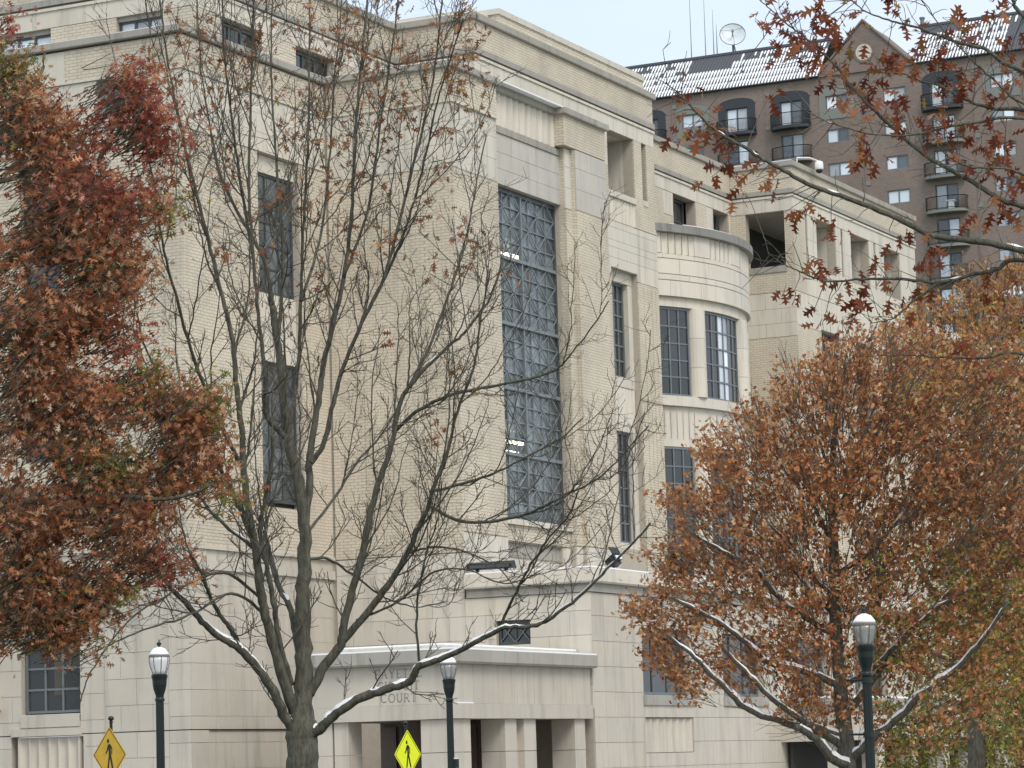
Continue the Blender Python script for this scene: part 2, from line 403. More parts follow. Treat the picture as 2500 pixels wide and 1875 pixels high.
ashlar('L', XA, 55.2, 56.16, [0.1+0.845*k for k in range(0, 10)] + [8.86], 0.95, holesAL, 'base_stone')
ashlar('L', XA, 56.16, 75, [0.1+0.845*k for k in range(0, 10)] + [8.86], 1.3, holesAL, 'base_stone')
holesAR = [(86.0, 88.75, 10.5, 22.62)]
wall('R', YA, XA+T_CL+.4, 91.1, 0, 25.73, holesAR)
bricks('R', YA, XA+T_CL, 90.62, 24.63, 25.73)
ashlar('R', YA, XA+T_CL, 90.62, [22.64, 23.3, 23.95, 24.57], 1.4)
bricks('R', YA, XA+T_CL, 90.62, 8.9, 22.60, holesAR)
ashlar('R', YA, XA+T_CL, 82.36, [0.1+0.845*k for k in range(0, 10)] + [8.86], 1.1, (), 'base_stone')
ashlar('R', YA+.05, 82.42, 90.62, [0.1+0.845*k for k in range(0, 10)] + [8.86], 1.4, (), 'base_stone')
# tall paired windows in the wing's side
for (z0, z1, rows) in ((17.83, 22.0, 5), (10.7, 15.5, 5)):
    wa_ = window('R', YA+.28, 86.02, 88.73, z0, z1, 3, rows, 'slate_glass', frame='frame')
    lt = MB(); cw_, ch_ = (2.71-.18)/3, (z1-z0-.18)/rows
    for i in range(3):
        for k in range(rows):
            x0, q0 = 86.11+i*cw_, z0+.09+k*ch_
            bar_ = (lambda p, q: lt.tube([(p[0], YA+.285, p[1]), (q[0], YA+.285, q[1])], .022, 4))
            bar_((x0, q0), (x0+cw_, q0+ch_)) if (i+k) % 2 else bar_((x0, q0+ch_), (x0+cw_, q0))
    lt.build('lattice', 'muntin', wa_)
for (z0, z1) in ((15.5, 17.83), (22.0, 22.6)):
    m = MB(); m.box(86.0, 88.75, YA+.22, YA+.44, z0, z1); m.build('spandrel', 'limestone', CH)
m = MB(); m.box(85.6, 89.15, YA+.5, YA+1.3, 10, 23); m.build('room_wall', 'dark_room', CH)
# grey louvre below the parapet, window and fluted panel at street level
m = MB(); m.box(XA+.25, XA+.3, 53.95, 55.25, 23.2, 24.58); m.build('grey_panel', plain('grey stone panel', (.25, .25, .25), .8), CH)
window('L', XA+.22, 56.22, 58.45, 3.76, 5.98, 3, 3, 'street_glass', fw=.08, bw=.07, frame='muntin')
m = MB(); m.box(XA+.6, XA+.66, 56.1, 58.6, 3.5, 6.3); m.build('room_wall', 'dark_room', CH)
m = MB(); m.box(XA+.48, XA+.52, 57.05, 57.5, 4.35, 5.75); m.build('ochre_wall', 'lit_wall', CH)
m = MB(); m.box(XA-.05, XA+.25, 56.18, 58.5, 3.30, 3.7); m.box(XA-.09, XA+.2, 56.1, 58.85, 3.02, 3.26); m.build('window_sill', 'base_stone', CH)
flutes('L', XA+.02, 56.2, 58.65, 0.6, 2.98, 6, .1, 'base_stone')
window('L', XA+.25, 56.71, 58.39, 12.01, 21.79, 2, 10, frame='frame')
m = MB(); m.box(XA+.5, XA+.6, 56.3, 58.8, 11.5, 22.2); m.build('room_wall', 'dark_room', CH)
m = MB(); m.box(XA+.1, XA+.3, 59.75, 60.6, 3.9, 4.55); m.build('wall_box', 'base_stone', CH); m.v = []; m.f = []
m.box(XA-.5, XA+.06, 59.28, 59.95, 3.92, 4.42); m.build('wall_lantern_box', 'base_stone', CH)
# shallow brick pilaster strips and the dark expansion joint round the wing
m = MB(); m.box(XA-.035, XA-.001, YA-.035, 52.7, 8.99, 22.27); m.box(XA-.001, 82.36, YA-.035, YA-.001, 8.99, 22.27); m.build('corner_pilaster', 'cream_brick', CH)
for y in (54.2, 55.5):
    m = MB(); m.box(XA-.03, XA-.001, y, y+.5, 8.99, 22.27); m.build('brick_strip', 'cream_brick', CH)
for x in (84.2, 89.3):
    m = MB(); m.box(x, x+.55, YA-.03, YA-.001, 8.99, 22.27); m.build('brick_strip', 'cream_brick', CH)
for y in (48.05, 50.0):
    m = MB(); m.box(90.68-.03, 90.68-.001, y, y+.55, 8.99, 22.27); m.build('brick_strip', 'cream_brick', CH)
m = MB(); m.box(XA-.003, XA+.01, YA-.003, 56.1, 3.035, 3.065); m.box(XA+.01, 90.6, YA-.003, YA+.05, 3.035, 3.065); m.box(XA-.003, XA+.01, 58.9, 75, 3.035, 3.065); m.build('expansion_joint', 'black_metal', CH)
# ---- stair pavilion with the tall lattice window
XP, YU, YI = 90.68, 46.87, 47.29
wall('L', XP, YU+.06, YA+.3, 0, 25.8)
bricks('L', XP, YU, YA-.06, 24.68, 25.8); bricks('L', XP, YU, YA-.06, 8.9, 22.28)
ashlar('L', XP, YU, YA-.06, [22.3, 23.1, 23.9, 24.66], 1.25)
ashlar('L', XP, YU, YA-.06, [3.4+0.82*k for k in range(0, 7)] + [8.86], 1.3, (), 'limestone')
wall('R', YU, XP+T_CL+.4, 94.2, 8.0, 25.8)
bricks('R', YU, XP+T_CL, 94.2, 24.68, 25.8)
for (a, b, dd) in ((XP+T_CL, 91.12, 0), (91.12, 94.2, .03)):
    bricks('R', YU+dd, a, b, 9.6, 22.28, thick=T_CL-dd+.002)
    ashlar('R', YU+dd, a, b, [22.3, 23.1, 23.9, 24.66], 1.5)
    ashlar('R', YU+dd, a, b, [8.0, 8.8, 9.58], 1.5)
# return of the left pier into the recess, recess back, stone band above the window
m = MB(); m.box(94.14, 94.2, YU+T_CL, YI, 8.0, 25.8); m.build('brick_facing', 'cream_brick', CH)
hw = [(94.2, 100.19, 10.36, 22.43)]
wall('R', YI, 94.2, 100.2, 8.0, 24.6, hw + [(94.5, 99.5, 8.4, 9.5)], .4)
ashlar('R', YI, 94.2, 100.2, [22.43, 23.0, 23.6, 24.3], 2.0, mat='grimy')
ashlar('R', YI-.05, 94.2, 100.2, [24.3, 24.56], 1.4, mat='weathered')
flutes('R', YI-.03, 94.2, 99.8, 24.58, 25.8, 11, .075)
bricks('R', YI, 94.2, 100.2, 9.55, 10.12)
m = MB(); m.box(94.2, 100.18, YI-.12, YI+.22, 10.13, 10.33); m.build('window_sill', 'limestone', CH)
ashlar('R', YI, 94.2, 94.5, [8.0, 8.75, 9.53], .5); ashlar('R', YI, 99.5, 100.2, [8.0, 8.75, 9.53], .8)
m = MB(); m.box(94.5, 99.5, YI+.2, YI+.3, 8.0, 9.0); m.build('recess_panel', 'limestone', CH)
m = MB(); m.box(94.5, 99.5, YI+.15, YI+.3, 9.0, 9.53); m.build('grey_lintel', 'weathered', CH)  # greyer stone along the top of the recess panel
for k in range(5):
    m = MB(); m.box(94.8+k*.95, 95.5+k*.95, YI+.12, YI+.2, 8.1, 8.85); m.build('ornament_panel', 'limestone', CH)
# stepped piers right of the window
wall('R', YU+.19, 100.21, 100.68, 8.0, 24.6, (), .4); wall('R', YU, 100.76, 103.43, 8.0, 24.62, (), .6); wall('R', YU, 99.87, 103.43, 24.62, 25.8, (), .6)
bricks('R', YU+.19, 100.2, 100.75, 9.6, 22.28); ashlar('R', YU+.19, 100.2, 100.75, [22.3, 23.1, 23.9, 24.6], 1.5); ashlar('R', YU+.19, 100.2, 100.75, [8.0, 8.8, 9.58], 1.5)
bricks('R', YU, 100.75, 103.5, 9.6, 22.28); ashlar('R', YU, 100.75, 103.5, [22.3, 23.1, 23.9, 24.6], 1.4, mat='grimy'); ashlar('R', YU, 100.75, 103.5, [8.0, 8.8, 9.58], 1.5)
bricks('R', YU, 99.8, 103.5, 24.64, 25.8)
m = MB()
m.box(99.8, 99.86, YU+T_CL, YI+.1, 24.64, 25.8); m.box(100.2, 100.26, YU+.19+T_CL, YI+.3, 9.6, 24.6); m.box(100.69, 100.75, YU+T_CL, YU+.2, 9.6, 24.6)
m.build('brick_facing', 'cream_brick', CH)
m = MB(); m.box(103.44, 103.5, YU+T_CL+.002, 49.7, 8.0, 25.8); m.build('brick_facing', 'cream_brick', CH)
m = MB(); m.box(XP+.5, 103.4, YU+.5, 53.6, 25.3, 25.6); m.box(XA+.5, 90.9, YA+.5, 74, 25.3, 25.6); m.build('flat_roof', 'concrete', CH)
UP_PATH = [(XA, 75), (XA, YA), (XP, YA), (XP, YU), (94.2, YU), (94.2, YI), (99.8, YI), (99.8, YU), (103.5, YU), (103.5, 49.6)]
moulding(UP_PATH, 25.8, 26.04, .14, bev=.03)
m_s = moulding([(XA+.3, 75), (XA+.3, YA+.3), (XP+.3, YA+.3), (XP+.3, YU+.3), (94.2, YU+.3), (103.2, YU+.3)], 26.045, 26.09, .32, 'snow', .2, 'snow')
moulding([(XA, 75), (XA, YA), (XP, YA), (XP, YU), (94.2, YU)], 24.58, 24.66, .05, 'limestone', .02, 'string_course')
moulding([(XA, 75), (XA, YA), (XP-.02, YA)], 8.86, 8.98, .05, 'base_stone', .02, 'string_course')
moulding([(XA, 75), (XA, YA), (XP-.02, YA)], 8.2, 8.5, .04, 'base_stone', .02, 'string_course')
# tall lattice window
WX0, WX1, WZ0, WZ1, WY = 94.25, 100.18, 10.4, 22.4, 47.53
beams = [WZ0, 12.72, 15.1, 17.45, 19.86, WZ1]
fr = MB()
fr.box(WX0, WX0+.12, WY, WY+.14, WZ0, WZ1); fr.box(WX1-.12, WX1, WY, WY+.14, WZ0, WZ1)
fr.box(WX0+.12, WX1-.12, WY, WY+.14, WZ0, WZ0+.14); fr.box(WX0+.12, WX1-.12, WY, WY+.14, WZ1-.14, WZ1)
tall = fr.build('lattice_window', 'frame', CH)
beam = MB()
for z in beams[1:-1]: beam.box(WX0+.12, WX1-.12, WY-.06, WY+.1, z-.06, z+.06)
beam.box((WX0+WX1)/2-.045, (WX0+WX1)/2+.045, WY-.04, WY+.1, WZ0+.14, WZ1-.14)
beam.build('beam', 'lattice', tall)
lat = MB(); NC = 8; cw = (WX1-WX0-.24)/NC
def bar(mm, a, b, w, y0, y1):
    a, b = np.array(a), np.array(b); d = b-a; d /= np.linalg.norm(d); n = np.array([-d[1], d[0]])*w/2
    q = [a-n, b-n, b+n, a+n]
    mm.hexa([(p[0], y0, p[1]) for p in q] + [(p[0], y1, p[1]) for p in q])
for bz0, bz1 in zip(beams[:-1], beams[1:]):
    h = (bz1-bz0)/4
    for i in range(NC+1):
        if i not in (0, NC//2, NC): bar(lat, (WX0+.12+i*cw, bz0+.05), (WX0+.12+i*cw, bz1-.05), .035, WY+.03, WY+.07)
    for k in range(1, 4): bar(lat, (WX0+.12, bz0+k*h), (WX1-.12, bz0+k*h), .045, WY+.02, WY+.06)
    for i in range(NC):
        for k in range(4):
            x0, x1, z0, z1 = WX0+.12+i*cw, WX0+.12+(i+1)*cw, bz0+k*h, bz0+(k+1)*h
            if (i+k) % 2: bar(lat, (x0, z0), (x1, z1), .042, WY-.005, WY+.03)
            else: bar(lat, (x0, z1), (x1, z0), .042, WY-.005, WY+.03)
            q = MB(); q.box(x0+.003, x1-.003, WY+.085, WY+.092, z0+.003, z1-.003); q.build('pane', 'tint_glass', tall)
lat.build('lattice', 'lattice', tall)
# the lit stair hall behind it
m = MB(); m.box(94.2, 100.0, YI+.2, YI+.4, 24.62, 25.8); m.build('wall', 'joint', CH)
m = MB(); m.box(92, 103, 51.5, 51.6, 9, 24); m.box(92, 92.1, 47.8, 51.5, 9, 24); m.box(102.9, 103, 47.8, 51.5, 9, 24); m.build('room_wall', 'interior', CH)
for z in (10.1, 14.0, 20.9):
    m = MB(); m.box(92.1, 102.9, 48.6 if z > 11 else 47.8, 51.5, z-.15, z+.15); m.build('floor_slab', 'interior', CH)
for (x0, x1, y, z) in ((96.2, 97.0, 48.1, 20.2), (97.2, 98.5, 48.1, 20.25), (95.2, 96.0, 48.1, 20.1), (96.6, 97.1, 48.1, 13.28), (97.3, 98.4, 48.1, 13.3), (96.3, 98.4, 48.4, 12.98), (96.6, 98.3, 49.2, 13.0)):
    m = MB(); m.box(x0, x1, y, y+.14, z-.05, z+.05); m.build('tube_lamp', 'tube_light', CH)
for k in range(16):
    if k in (2, 6, 7, 11): continue
    m = MB(); m.box(94.4+k*.34, 94.4+k*.34+.2, 48.6, 48.63, 14.9, 18.6 if k % 3 else 19.4); m.build('blind_slat', 'interior', CH)
# ---- tower
YT, XT0, XT1 = 49.67, 98.12, 114.68
hT = [(109.92, 112.55, 24.87, 27.41), (113.36, 113.85, 24.95, 27.41), (109.9, 112.53, 10.2, 21.69)]
wall('R', YT, XT0+T_CL, XT1, 0, 29.48, hT, .5)
wall('L', XT0, YT+.56, 53.6, 25.0, 29.48, (), .5)
TP = [(XT0-14.2, 75), (XT0-14.2, 53.08), (XT0, 53.08), (XT0, YT), (XT1, YT), (XT1, 53.02), (131.4, 53.02), (131.4, 49.86), (149.2, 49.86), (149.2, 60)]
moulding(TP, 29.48, 29.74, .13, bev=.03)
moulding(TP, 28.2, 28.42, .07, 'weathered', .02, 'string_course'); moulding(TP, 28.02, 28.12, .05, 'limestone', .02, 'string_course')
moulding([(p[0], p[1]) for p in TP], 29.745, 29.79, .02, 'snow', .35, 'snow')
bricks('R', YT, XT0, XT1, 28.42, 29.48); bricks('L', XT0, YT+T_CL, 53.06, 28.42, 29.48)
ashlar('R', YT, XT0, XT1, [27.41, 28.02], 2.1); ashlar('L', XT0, YT+T_CL, 53.06, [25.9, 26.7, 27.41, 28.02], 1.6)
ashlar('R', YT, XT0, 109.92, [25.9, 26.65, 27.41], 1.8)
bricks('R', YT, 112.55, XT1, 23.64, 27.40, [(113.36, 113.85, 24.95, 27.5)]); bricks('R', YT, 103.5, 109.92, 23.64, 25.9)
ashlar('R', YT, 112.6, 113.3, [26.2, 27.40], .7)
m = MB(); m.box(109.85, 112.6, YT-.06, YT+.6, 24.63, 24.87); m.build('window_sill', 'limestone', CH)
flutes('R', YT-.005, 109.93, 112.53, 23.66, 24.62, 8, .06)
m = MB(); m.box(113.36, 113.85, YT-.03, YT+.5, 24.72, 24.95); m.build('window_sill', 'limestone', CH)
# loggia room
m = MB(); m.box(106, 117, 52.9, 53.0, 24, 28); m.build('loggia_wall', 'cream_brick', CH)
m = MB(); m.box(106, 114.6, YT+.5, 52.9, 27.41, 27.6); m.build('loggia_ceiling', 'limestone', CH)
m = MB(); m.box(106, 114.6, YT+.5, 52.9, 24.5, 24.86); m.build('loggia_floor', 'concrete', CH)
m = MB(); m.box(112.55, 113.36, YT+.5, YT+1.6, 24.87, 27.41); m.box(113.86, 114.6, YT+.5, YT+1.2, 24.87, 27.41); m.build('loggia_pier', 'limestone', CH)
ashlar('R', YT, 103.5, XT1, [21.37, 22.1, 22.53, 22.82, 23.35, 23.62], 1.9, hT)
bricks('R', YT, 112.53, XT1, 8.9, 21.35); bricks('R', YT, 103.5, 109.9, 8.9, 21.35)
# grooves in the brick pier
for x in (113.1, 113.5, 113.9, 114.3):
    m = MB(); m.box(x, x+.05, YT-.025, YT-.001, 9.6, 21.2); m.build('brick_rib', 'cream_brick', CH)
m = MB(); m.box(112.53, XT1+.02, YT-.04, YT-.027, 16.42, 16.5); m.build('expansion_joint', 'joint', CH)
for (z0, z1) in ((17.28, 21.22), (10.46, 15.05)):
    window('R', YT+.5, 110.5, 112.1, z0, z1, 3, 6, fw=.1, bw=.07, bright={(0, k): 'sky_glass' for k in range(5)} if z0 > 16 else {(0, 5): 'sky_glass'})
for (x1, z0, z1, d) in ((112.53, 21.22, 21.69, .28), (112.53, 16.88, 17.28, .3), (112.53, 15.05, 15.3, .34), (112.53, 10.2, 10.46, .3), (110.45, 15.3, 16.88, .34)):
    m = MB(); m.box(109.9, x1, YT+d, YT+.58, z0, z1); m.build('spandrel', 'limestone', CH)
for z0, z1 in ((17.28, 21.22), (10.46, 15.05)):
    m = MB(); m.box(112.12, 112.53, YT+.3, YT+.62, z0, z1); m.box(109.9, 110.48, YT+.3, YT+.62, z0, z1); m.build('jamb', 'limestone', CH)
flutes('R', YT+.3, 110.45, 112.5, 15.32, 16.86, 6, .05)
m = MB(); m.box(109.5, 113.0, YT+.64, YT+1.2, 9, 23); m.build('room_wall', 'dark_room', CH)
# parapet set back above the tower roof
m = MB(); m.box(100.9, 114.55, 50.0, 56, 29.3, 30.31); m.build('penthouse', 'cream_brick', CH)
m = MB(); m.box(100.84, 114.6, 49.94, 56.1, 30.32, 30.54); m.build('penthouse_coping', 'limestone', CH)
m = MB(); m.box(99.45, 100.8, 50.4, 56, 29.3, 30.28); m.build('penthouse_vent', 'limestone', CH)
m = MB(); m.box(XT0+.3, 148.8, 53.3, 60, 29.0, 29.3); m.box(XT0+.3, XT1-.3, YT+.3, 53.3, 29.0, 29.3); m.box(131.7, 148.8, 50.2, 53.3, 29.0, 29.3); m.build('flat_roof', 'concrete', CH)
# ---- set-back upper storey
XS, YS = 83.92, 53.08
hS = [(54.3, 56.2, 26.3, 27.41), (58.9, 61.2, 26.3, 27.41)]
hR = [(85.7, 88.3, 26.3, 27.41), (90.7, 93.4, 26.3, 27.41)]
wall('L', XS, YS+.06, 75, 25.3, 29.48, hS); wall('R', YS, XS+T_CL+.4, XT0+.5, 25.3, 29.48, hR)
bricks('L', XS, YS, 75, 28.42, 29.48); ashlar('L', XS, YS, 75, [27.42, 28.02], 2.2); bricks('L', XS, YS, 75, 25.6, 27.4, hS)
bricks('R', YS, XS+T_CL, XT0-.01, 28.42, 29.48); ashlar('R', YS, XS+T_CL, XT0-.01, [27.42, 28.02], 2.2); bricks('R', YS, XS+T_CL, XT0-.01, 25.6, 27.4, hR)
for h in hS:
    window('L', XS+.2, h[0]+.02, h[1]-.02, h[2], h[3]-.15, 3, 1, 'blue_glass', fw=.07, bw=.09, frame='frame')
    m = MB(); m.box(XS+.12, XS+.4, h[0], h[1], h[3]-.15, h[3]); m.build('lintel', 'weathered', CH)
for h in hR:
    window('R', YS+.25, h[0]+.02, h[1]-.02, h[2], h[3]-.1, 3, 1, 'dark_glass', fw=.07, bw=.09, frame='frame')
m = MB(); m.box(XS+.3, XT0, YS+.4, 75, 29.0, 29.3); m.build('flat_roof', 'concrete', CH)
# ---- link wall behind the curved bay
YM, XW, YW = 53.02, 131.4, 49.86
hM = [(124.43, 127.07, 24.4, 27.41), (129.2, 131.1, 24.4, 27.41)]
wall('R', YM, XT1, XW+.4, 0, 29.48, hM, .5)
bricks('R', YM, XT1, XW, 28.42, 29.48); ashlar('R', YM, XT1, XW, [27.42, 28.02], 2.2)
bricks('R', YM, XT1, XW, 8.0, 27.4, hM + [(123.3, 124.4, 26.3, 27.5), (128.4, 129.2, 26.3, 27.5)])
ashlar('R', YM, 123.3, 124.4, [26.32, 27.4], 1.2); ashlar('R', YM, 128.4, 129.18, [26.32, 27.4], 1.2)
for h in hM: window('R', YM+.45, h[0]+.2, h[1]-.4, h[2], h[3]-.05, 2, 3, 'dark_glass', frame='frame')
m = MB(); m.box(124, 131.4, YM+1.1, YM+1.2, 23, 28); m.build('room_wall', 'dark_room', CH)
# ---- curved bay
CX, CY, CR = 119.84, 58.0, 9.65
A0, A1 = 214.0, 329.0
def bay(r0, r1, a0, a1, z0, z1, mat, name='bay_wall', n=24, parent=None):
    m = MB(); m.arc(CX, CY, r0, r1, a0, a1, z0, z1, n); return m.build(name, mat, parent or CH, smooth=False)
bay(8.4, CR-.06, A0, A1, 21.13, 22.96, 'joint', n=36); bay(8.4, CR-.14, A0, A1, 22.96, 23.85, 'limestone', n=36)
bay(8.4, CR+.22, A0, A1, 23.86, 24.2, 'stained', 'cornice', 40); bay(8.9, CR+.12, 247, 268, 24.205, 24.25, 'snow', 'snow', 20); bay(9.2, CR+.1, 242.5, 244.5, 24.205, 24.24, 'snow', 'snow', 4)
def arc_course(z0, z1, da, shift, r=CR, mat='limestone', a0=A0, a1=A1):
    a = a0 + shift*da
    prev = a0
    while prev < a1 - .2:
        nx = min(a, a1) if a > prev else prev+da
        if nx - prev > .4:
            m = MB(); m.arc(CX, CY, r-.06, r + rng.uniform(-.004, .004), prev+.04, nx-.04, z0+.006, z1-.006, 5); m.build('curved_stone', mat, CH)
        prev = nx; a = prev+da
arc_course(22.76, 22.95, 11, .4); arc_course(22.09, 22.74, 11, .9); arc_course(21.83, 22.07, 11, .2); arc_course(21.14, 21.81, 11, .6)
# fluted frieze of the bay, alternating with plain panels
a = 222.05; k = 0
while a < 327:
    if k % 2 == 0:
        m = MB(); n = 5; w = 11.4/n
        for i in range(n):
            for q in range(6):
                t0, t1 = q/6, (q+1)/6
                d0, d1 = [.09*math.sin(math.pi*t)**.7 if 0 < t < 1 else 0 for t in (t0, t1)]
                b0, b1 = math.radians(a+(i+.04+.92*t0)*w), math.radians(a+(i+.04+.92*t1)*w)
                m.poly([(CX+(CR-d0)*math.cos(b0), CY+(CR-d0)*math.sin(b0), 22.97), (CX+(CR-d1)*math.cos(b1), CY+(CR-d1)*math.sin(b1), 22.97),
                        (CX+(CR-d1)*math.cos(b1), CY+(CR-d1)*math.sin(b1), 23.85), (CX+(CR-d0)*math.cos(b0), CY+(CR-d0)*math.sin(b0), 23.85)])
        m.build('fluted_panel', 'limestone', CH); a += 11.4
    else:
        m = MB(); m.arc(CX, CY, CR-.06, CR+.002, a+.05, a+6.5, 22.97, 23.85, 4); m.build('curved_stone', 'limestone', CH); a += 6.55
    k += 1
bay(8.6, CR-.18, A0, A1, 20.72, 21.13, 'limestone', 'lintel', 40)
bay(8.7, CR-.1, A0, A1, 16.48, 16.9, 'limestone', 'sill_course', 40)
bay(8.4, CR-.3, A0, A1, 14.76, 16.47, 'limestone', 'spandrel', 40)
bay(7.4, 7.5, A0, A1, 9, 20.8, 'dark_room', 'room_wall', 20)
def arc_window(a0, a1, z0, z1, cols, rows, bright=()):
    m = MB(); r0, r1 = CR-.42, CR-.3; fw = .5
    m.arc(CX, CY, r0, r1, a0, a0+fw, z0, z1, 1); m.arc(CX, CY, r0, r1, a1-fw, a1, z0, z1, 1)
    m.arc(CX, CY, r0, r1, a0+fw, a1-fw, z0, z0+.09, 8); m.arc(CX, CY, r0, r1, a0+fw, a1-fw, z1-.09, z1, 8)
    da = (a1-a0-2*fw)/cols; dz = (z1-z0-.18)/rows
    for i in range(1, cols): m.arc(CX, CY, r0+.015, r1-.01, a0+fw+i*da-.2, a0+fw+i*da+.2, z0+.09, z1-.09, 1)
    for k in range(1, rows):
        for i in range(cols): m.arc(CX, CY, r0+.02, r1-.015, a0+fw+i*da+.21, a0+fw+(i+1)*da-.21, z0+.09+k*dz-.03, z0+.09+k*dz+.03, 2)
    w = m.build('window', 'muntin', CH)
    for i in range(cols):
        for k in range(rows):
            q = MB(); q.arc(CX, CY, r0+.055, r0+.065, a0+fw+i*da, a0+fw+(i+1)*da, z0+.09+k*dz, z0+.09+(k+1)*dz, 1)
            q.build('pane', 'sky_glass' if i in bright else 'dark_glass', w)
cols_a = []
a = 222.0
for (a0, a1) in ((223.5, 233.5), (239.4, 250.2), (256.4, 276.0), (282.5, 300), (306, 322)):
    arc_window(a0, a1, 16.92, 20.70, 3 if a1-a0 < 12 else 6, 5, (2, 3) if a0 == 256.4 else ())
    arc_window(a0, a1, 10.2, 14.74, 3 if a1-a0 < 12 else 6, 6, ())
for ac in (236.4, 253.3, 279.2, 303):
    for (z0, z1) in ((16.91, 20.71), (9.6, 14.75)):
        m = MB(); zz = [z0, z0+.03] + [z0+.03+(z1-z0-.03)*k/3 for k in (1, 2, 3)]
        r = .46
        x, y = CX+(CR-.42)*math.cos(math.radians(ac)), CY+(CR-.42)*math.sin(math.radians(ac))
        for k in range(3):
            m = MB(); m.lathe([(r, z0+(z1-z0)*k/3+.006), (r, z0+(z1-z0)*(k+1)/3-.006)], x, y, 22); m.build('column_drum', 'limestone', CH, smooth=False)
for ac0, ac1 in ((240.3, 253), (257.5, 275.5)):
    m = MB(); n = 6; w = (ac1-ac0)/n
    for i in range(n):
        for q in range(6):
            t0, t1 = q/6, (q+1)/6; rr = CR-.27
            d0, d1 = [.07*math.sin(math.pi*t)**.7 if 0 < t < 1 else 0 for t in (t0, t1)]
            b0, b1 = math.radians(ac0+(i+.05+.9*t0)*w), math.radians(ac0+(i+.05+.9*t1)*w)
            m.poly([(CX+(rr-d0)*math.cos(b0), CY+(rr-d0)*math.sin(b0), 15.1), (CX+(rr-d1)*math.cos(b1), CY+(rr-d1)*math.sin(b1), 15.1),
                    (CX+(rr-d1)*math.cos(b1), CY+(rr-d1)*math.sin(b1), 16.25), (CX+(rr-d0)*math.cos(b0), CY+(rr-d0)*math.sin(b0), 16.25)])
    m.build('fluted_panel', 'limestone', CH)
bay(8.4, CR, A0, A1, 0, 9.6, 'base_stone', 'bay_base', 30)
# ---- east pavilion with the loggia
hL = [(50.31, 52.3, 24.75, 27.36)]
hW = [(134.5, 137.2, 24.9, 27.4), (139.3, 142.0, 24.9, 27.4), (144.2, 146.7, 24.9, 27.4), (137.9, 138.2, 25, 27.4), (142.7, 143.0, 25, 27.4), (133.0, 133.3, 25, 27.4), (134.6, 137.1, 17.0, 22.0), (139.4, 141.9, 17.0, 22.0), (144.3, 146.6, 17, 22)]
wall('L', XW, YW+.06, YM+.1, 0, 29.48, hL, .5); wall('R', YW, XW+.56, 149.2, 0, 29.48, hW, .5)
bricks('L', XW, YW, YM-.01, 28.42, 29.48); ashlar('L', XW, YW, YM-.01, [27.38, 28.02], 1.7)
bricks('L', XW, YW, YM-.01, 23.5, 27.36, hL); m = MB(); m.box(XW-.05, XW+.5, 50.25, 52.4, 24.45, 24.74); m.build('window_sill', 'weathered', CH)
ashlar('L', XW, YW, YM-.01, [21.35, 22.0, 22.7, 23.48], 1.7); bricks('L', XW, YW, YM-.01, 9, 21.33)
bricks('R', YW, XW+T_CL, 149.2, 28.42, 29.48); ashlar('R', YW, XW+T_CL, 149.2, [27.42, 28.02], 2.2)
bricks('R', YW, XW+T_CL, 132.9, 23.5, 27.4); ashlar('R', YW, 132.9, 149.2, [23.5, 24.3, 25.1, 26.2, 27.4], 2.4, hW)
ashlar('R', YW, XW+T_CL, 149.2, [21.9, 22.7, 23.48], 2.2, hW); bricks('R', YW, XW+T_CL, 149.2, 9, 21.88, hW)
for h in hW[:3]:
    m = MB(); m.box(h[0]-.05, h[1]+.05, YW-.05, YW+.5, 24.62, 24.88); m.build('window_sill', 'limestone', CH)
    m = MB(); m.box(h[1], h[1]+.65, YW+.5, YW+1.3, 24.9, 27.4); m.build('loggia_pier', 'limestone', CH)
for h in hW[6:]: window('R', YW+.4, h[0], h[1], h[2], h[3], 3, 6)
m = MB(); m.box(131.9, 149, 53.6, 53.8, 24, 28); m.build('loggia_wall', 'dark_room', CH)
m = MB(); m.box(131.9, 149, YW+.5, 53.6, 27.42, 27.6); m.build('loggia_ceiling', 'limestone', CH)
m = MB(); m.box(131.9, 149, YW+.5, 53.6, 24.4, 24.7); m.build('loggia_floor', 'concrete', CH)
m = MB(); m.box(XW+.56, 149, YW+1.2, YW+1.3, 10, 22.5); m.build('room_wall', 'dark_room', CH)
# lower east range beyond
m = MB(); m.box(149.3, 178, 51.5, 66, 0, 24.4); m.build('east_range_wall', 'cream_brick', CH)
m = MB(); m.box(149.25, 178.2, 51.3, 66.2, 24.4, 24.9); m.build('cornice', 'limestone', CH)
# ---- projecting base with floodlit ledge
XB, YB = 90.68, 42.16
hB = [(44.42, 45.72, 5.65, 6.48)]
wall('L', XB, YB+.06, YU+.1, 0, 7.3, hB, .5, 'joint')
bl = [3.4+0.82*k for k in range(0, 5)] + [7.28]
ashlar('L', XB, YB, YU, bl, 1.35, hB, 'limestone')
window('L', XB+.2, 44.44, 45.70, 5.67, 6.46, 2, 1, frame='frame')
m = MB(); bar2 = lambda a, b: m.tube([a, b], .02, 4)
for (y0, y1) in ((44.5, 45.08), (45.08, 45.66)):
    bar2((XB+.19, y0, 5.74), (XB+.19, y1, 6.4)); bar2((XB+.19, y0, 6.4), (XB+.19, y1, 5.74))
m.build('lattice', 'muntin', CH)
m = MB(); m.box(XB+.8, XB+.9, 44, 46, 5, 7); m.build('room_wall', 'dark_room', CH)
hBR = [(94.8, 98.9, 3.9, 6.2), (94.85, 99.1, 1.9, 3.12), (102, 106, 3.9, 6.2), (109, 113, 3.9, 6.2), (116, 120, 3.9, 6.2)]
wall('R', YB, XB+.56, 128, 0, 7.3, hBR, .5, 'joint')
zbr = [-.25+.845*k for k in range(0, 9)] + [7.28]
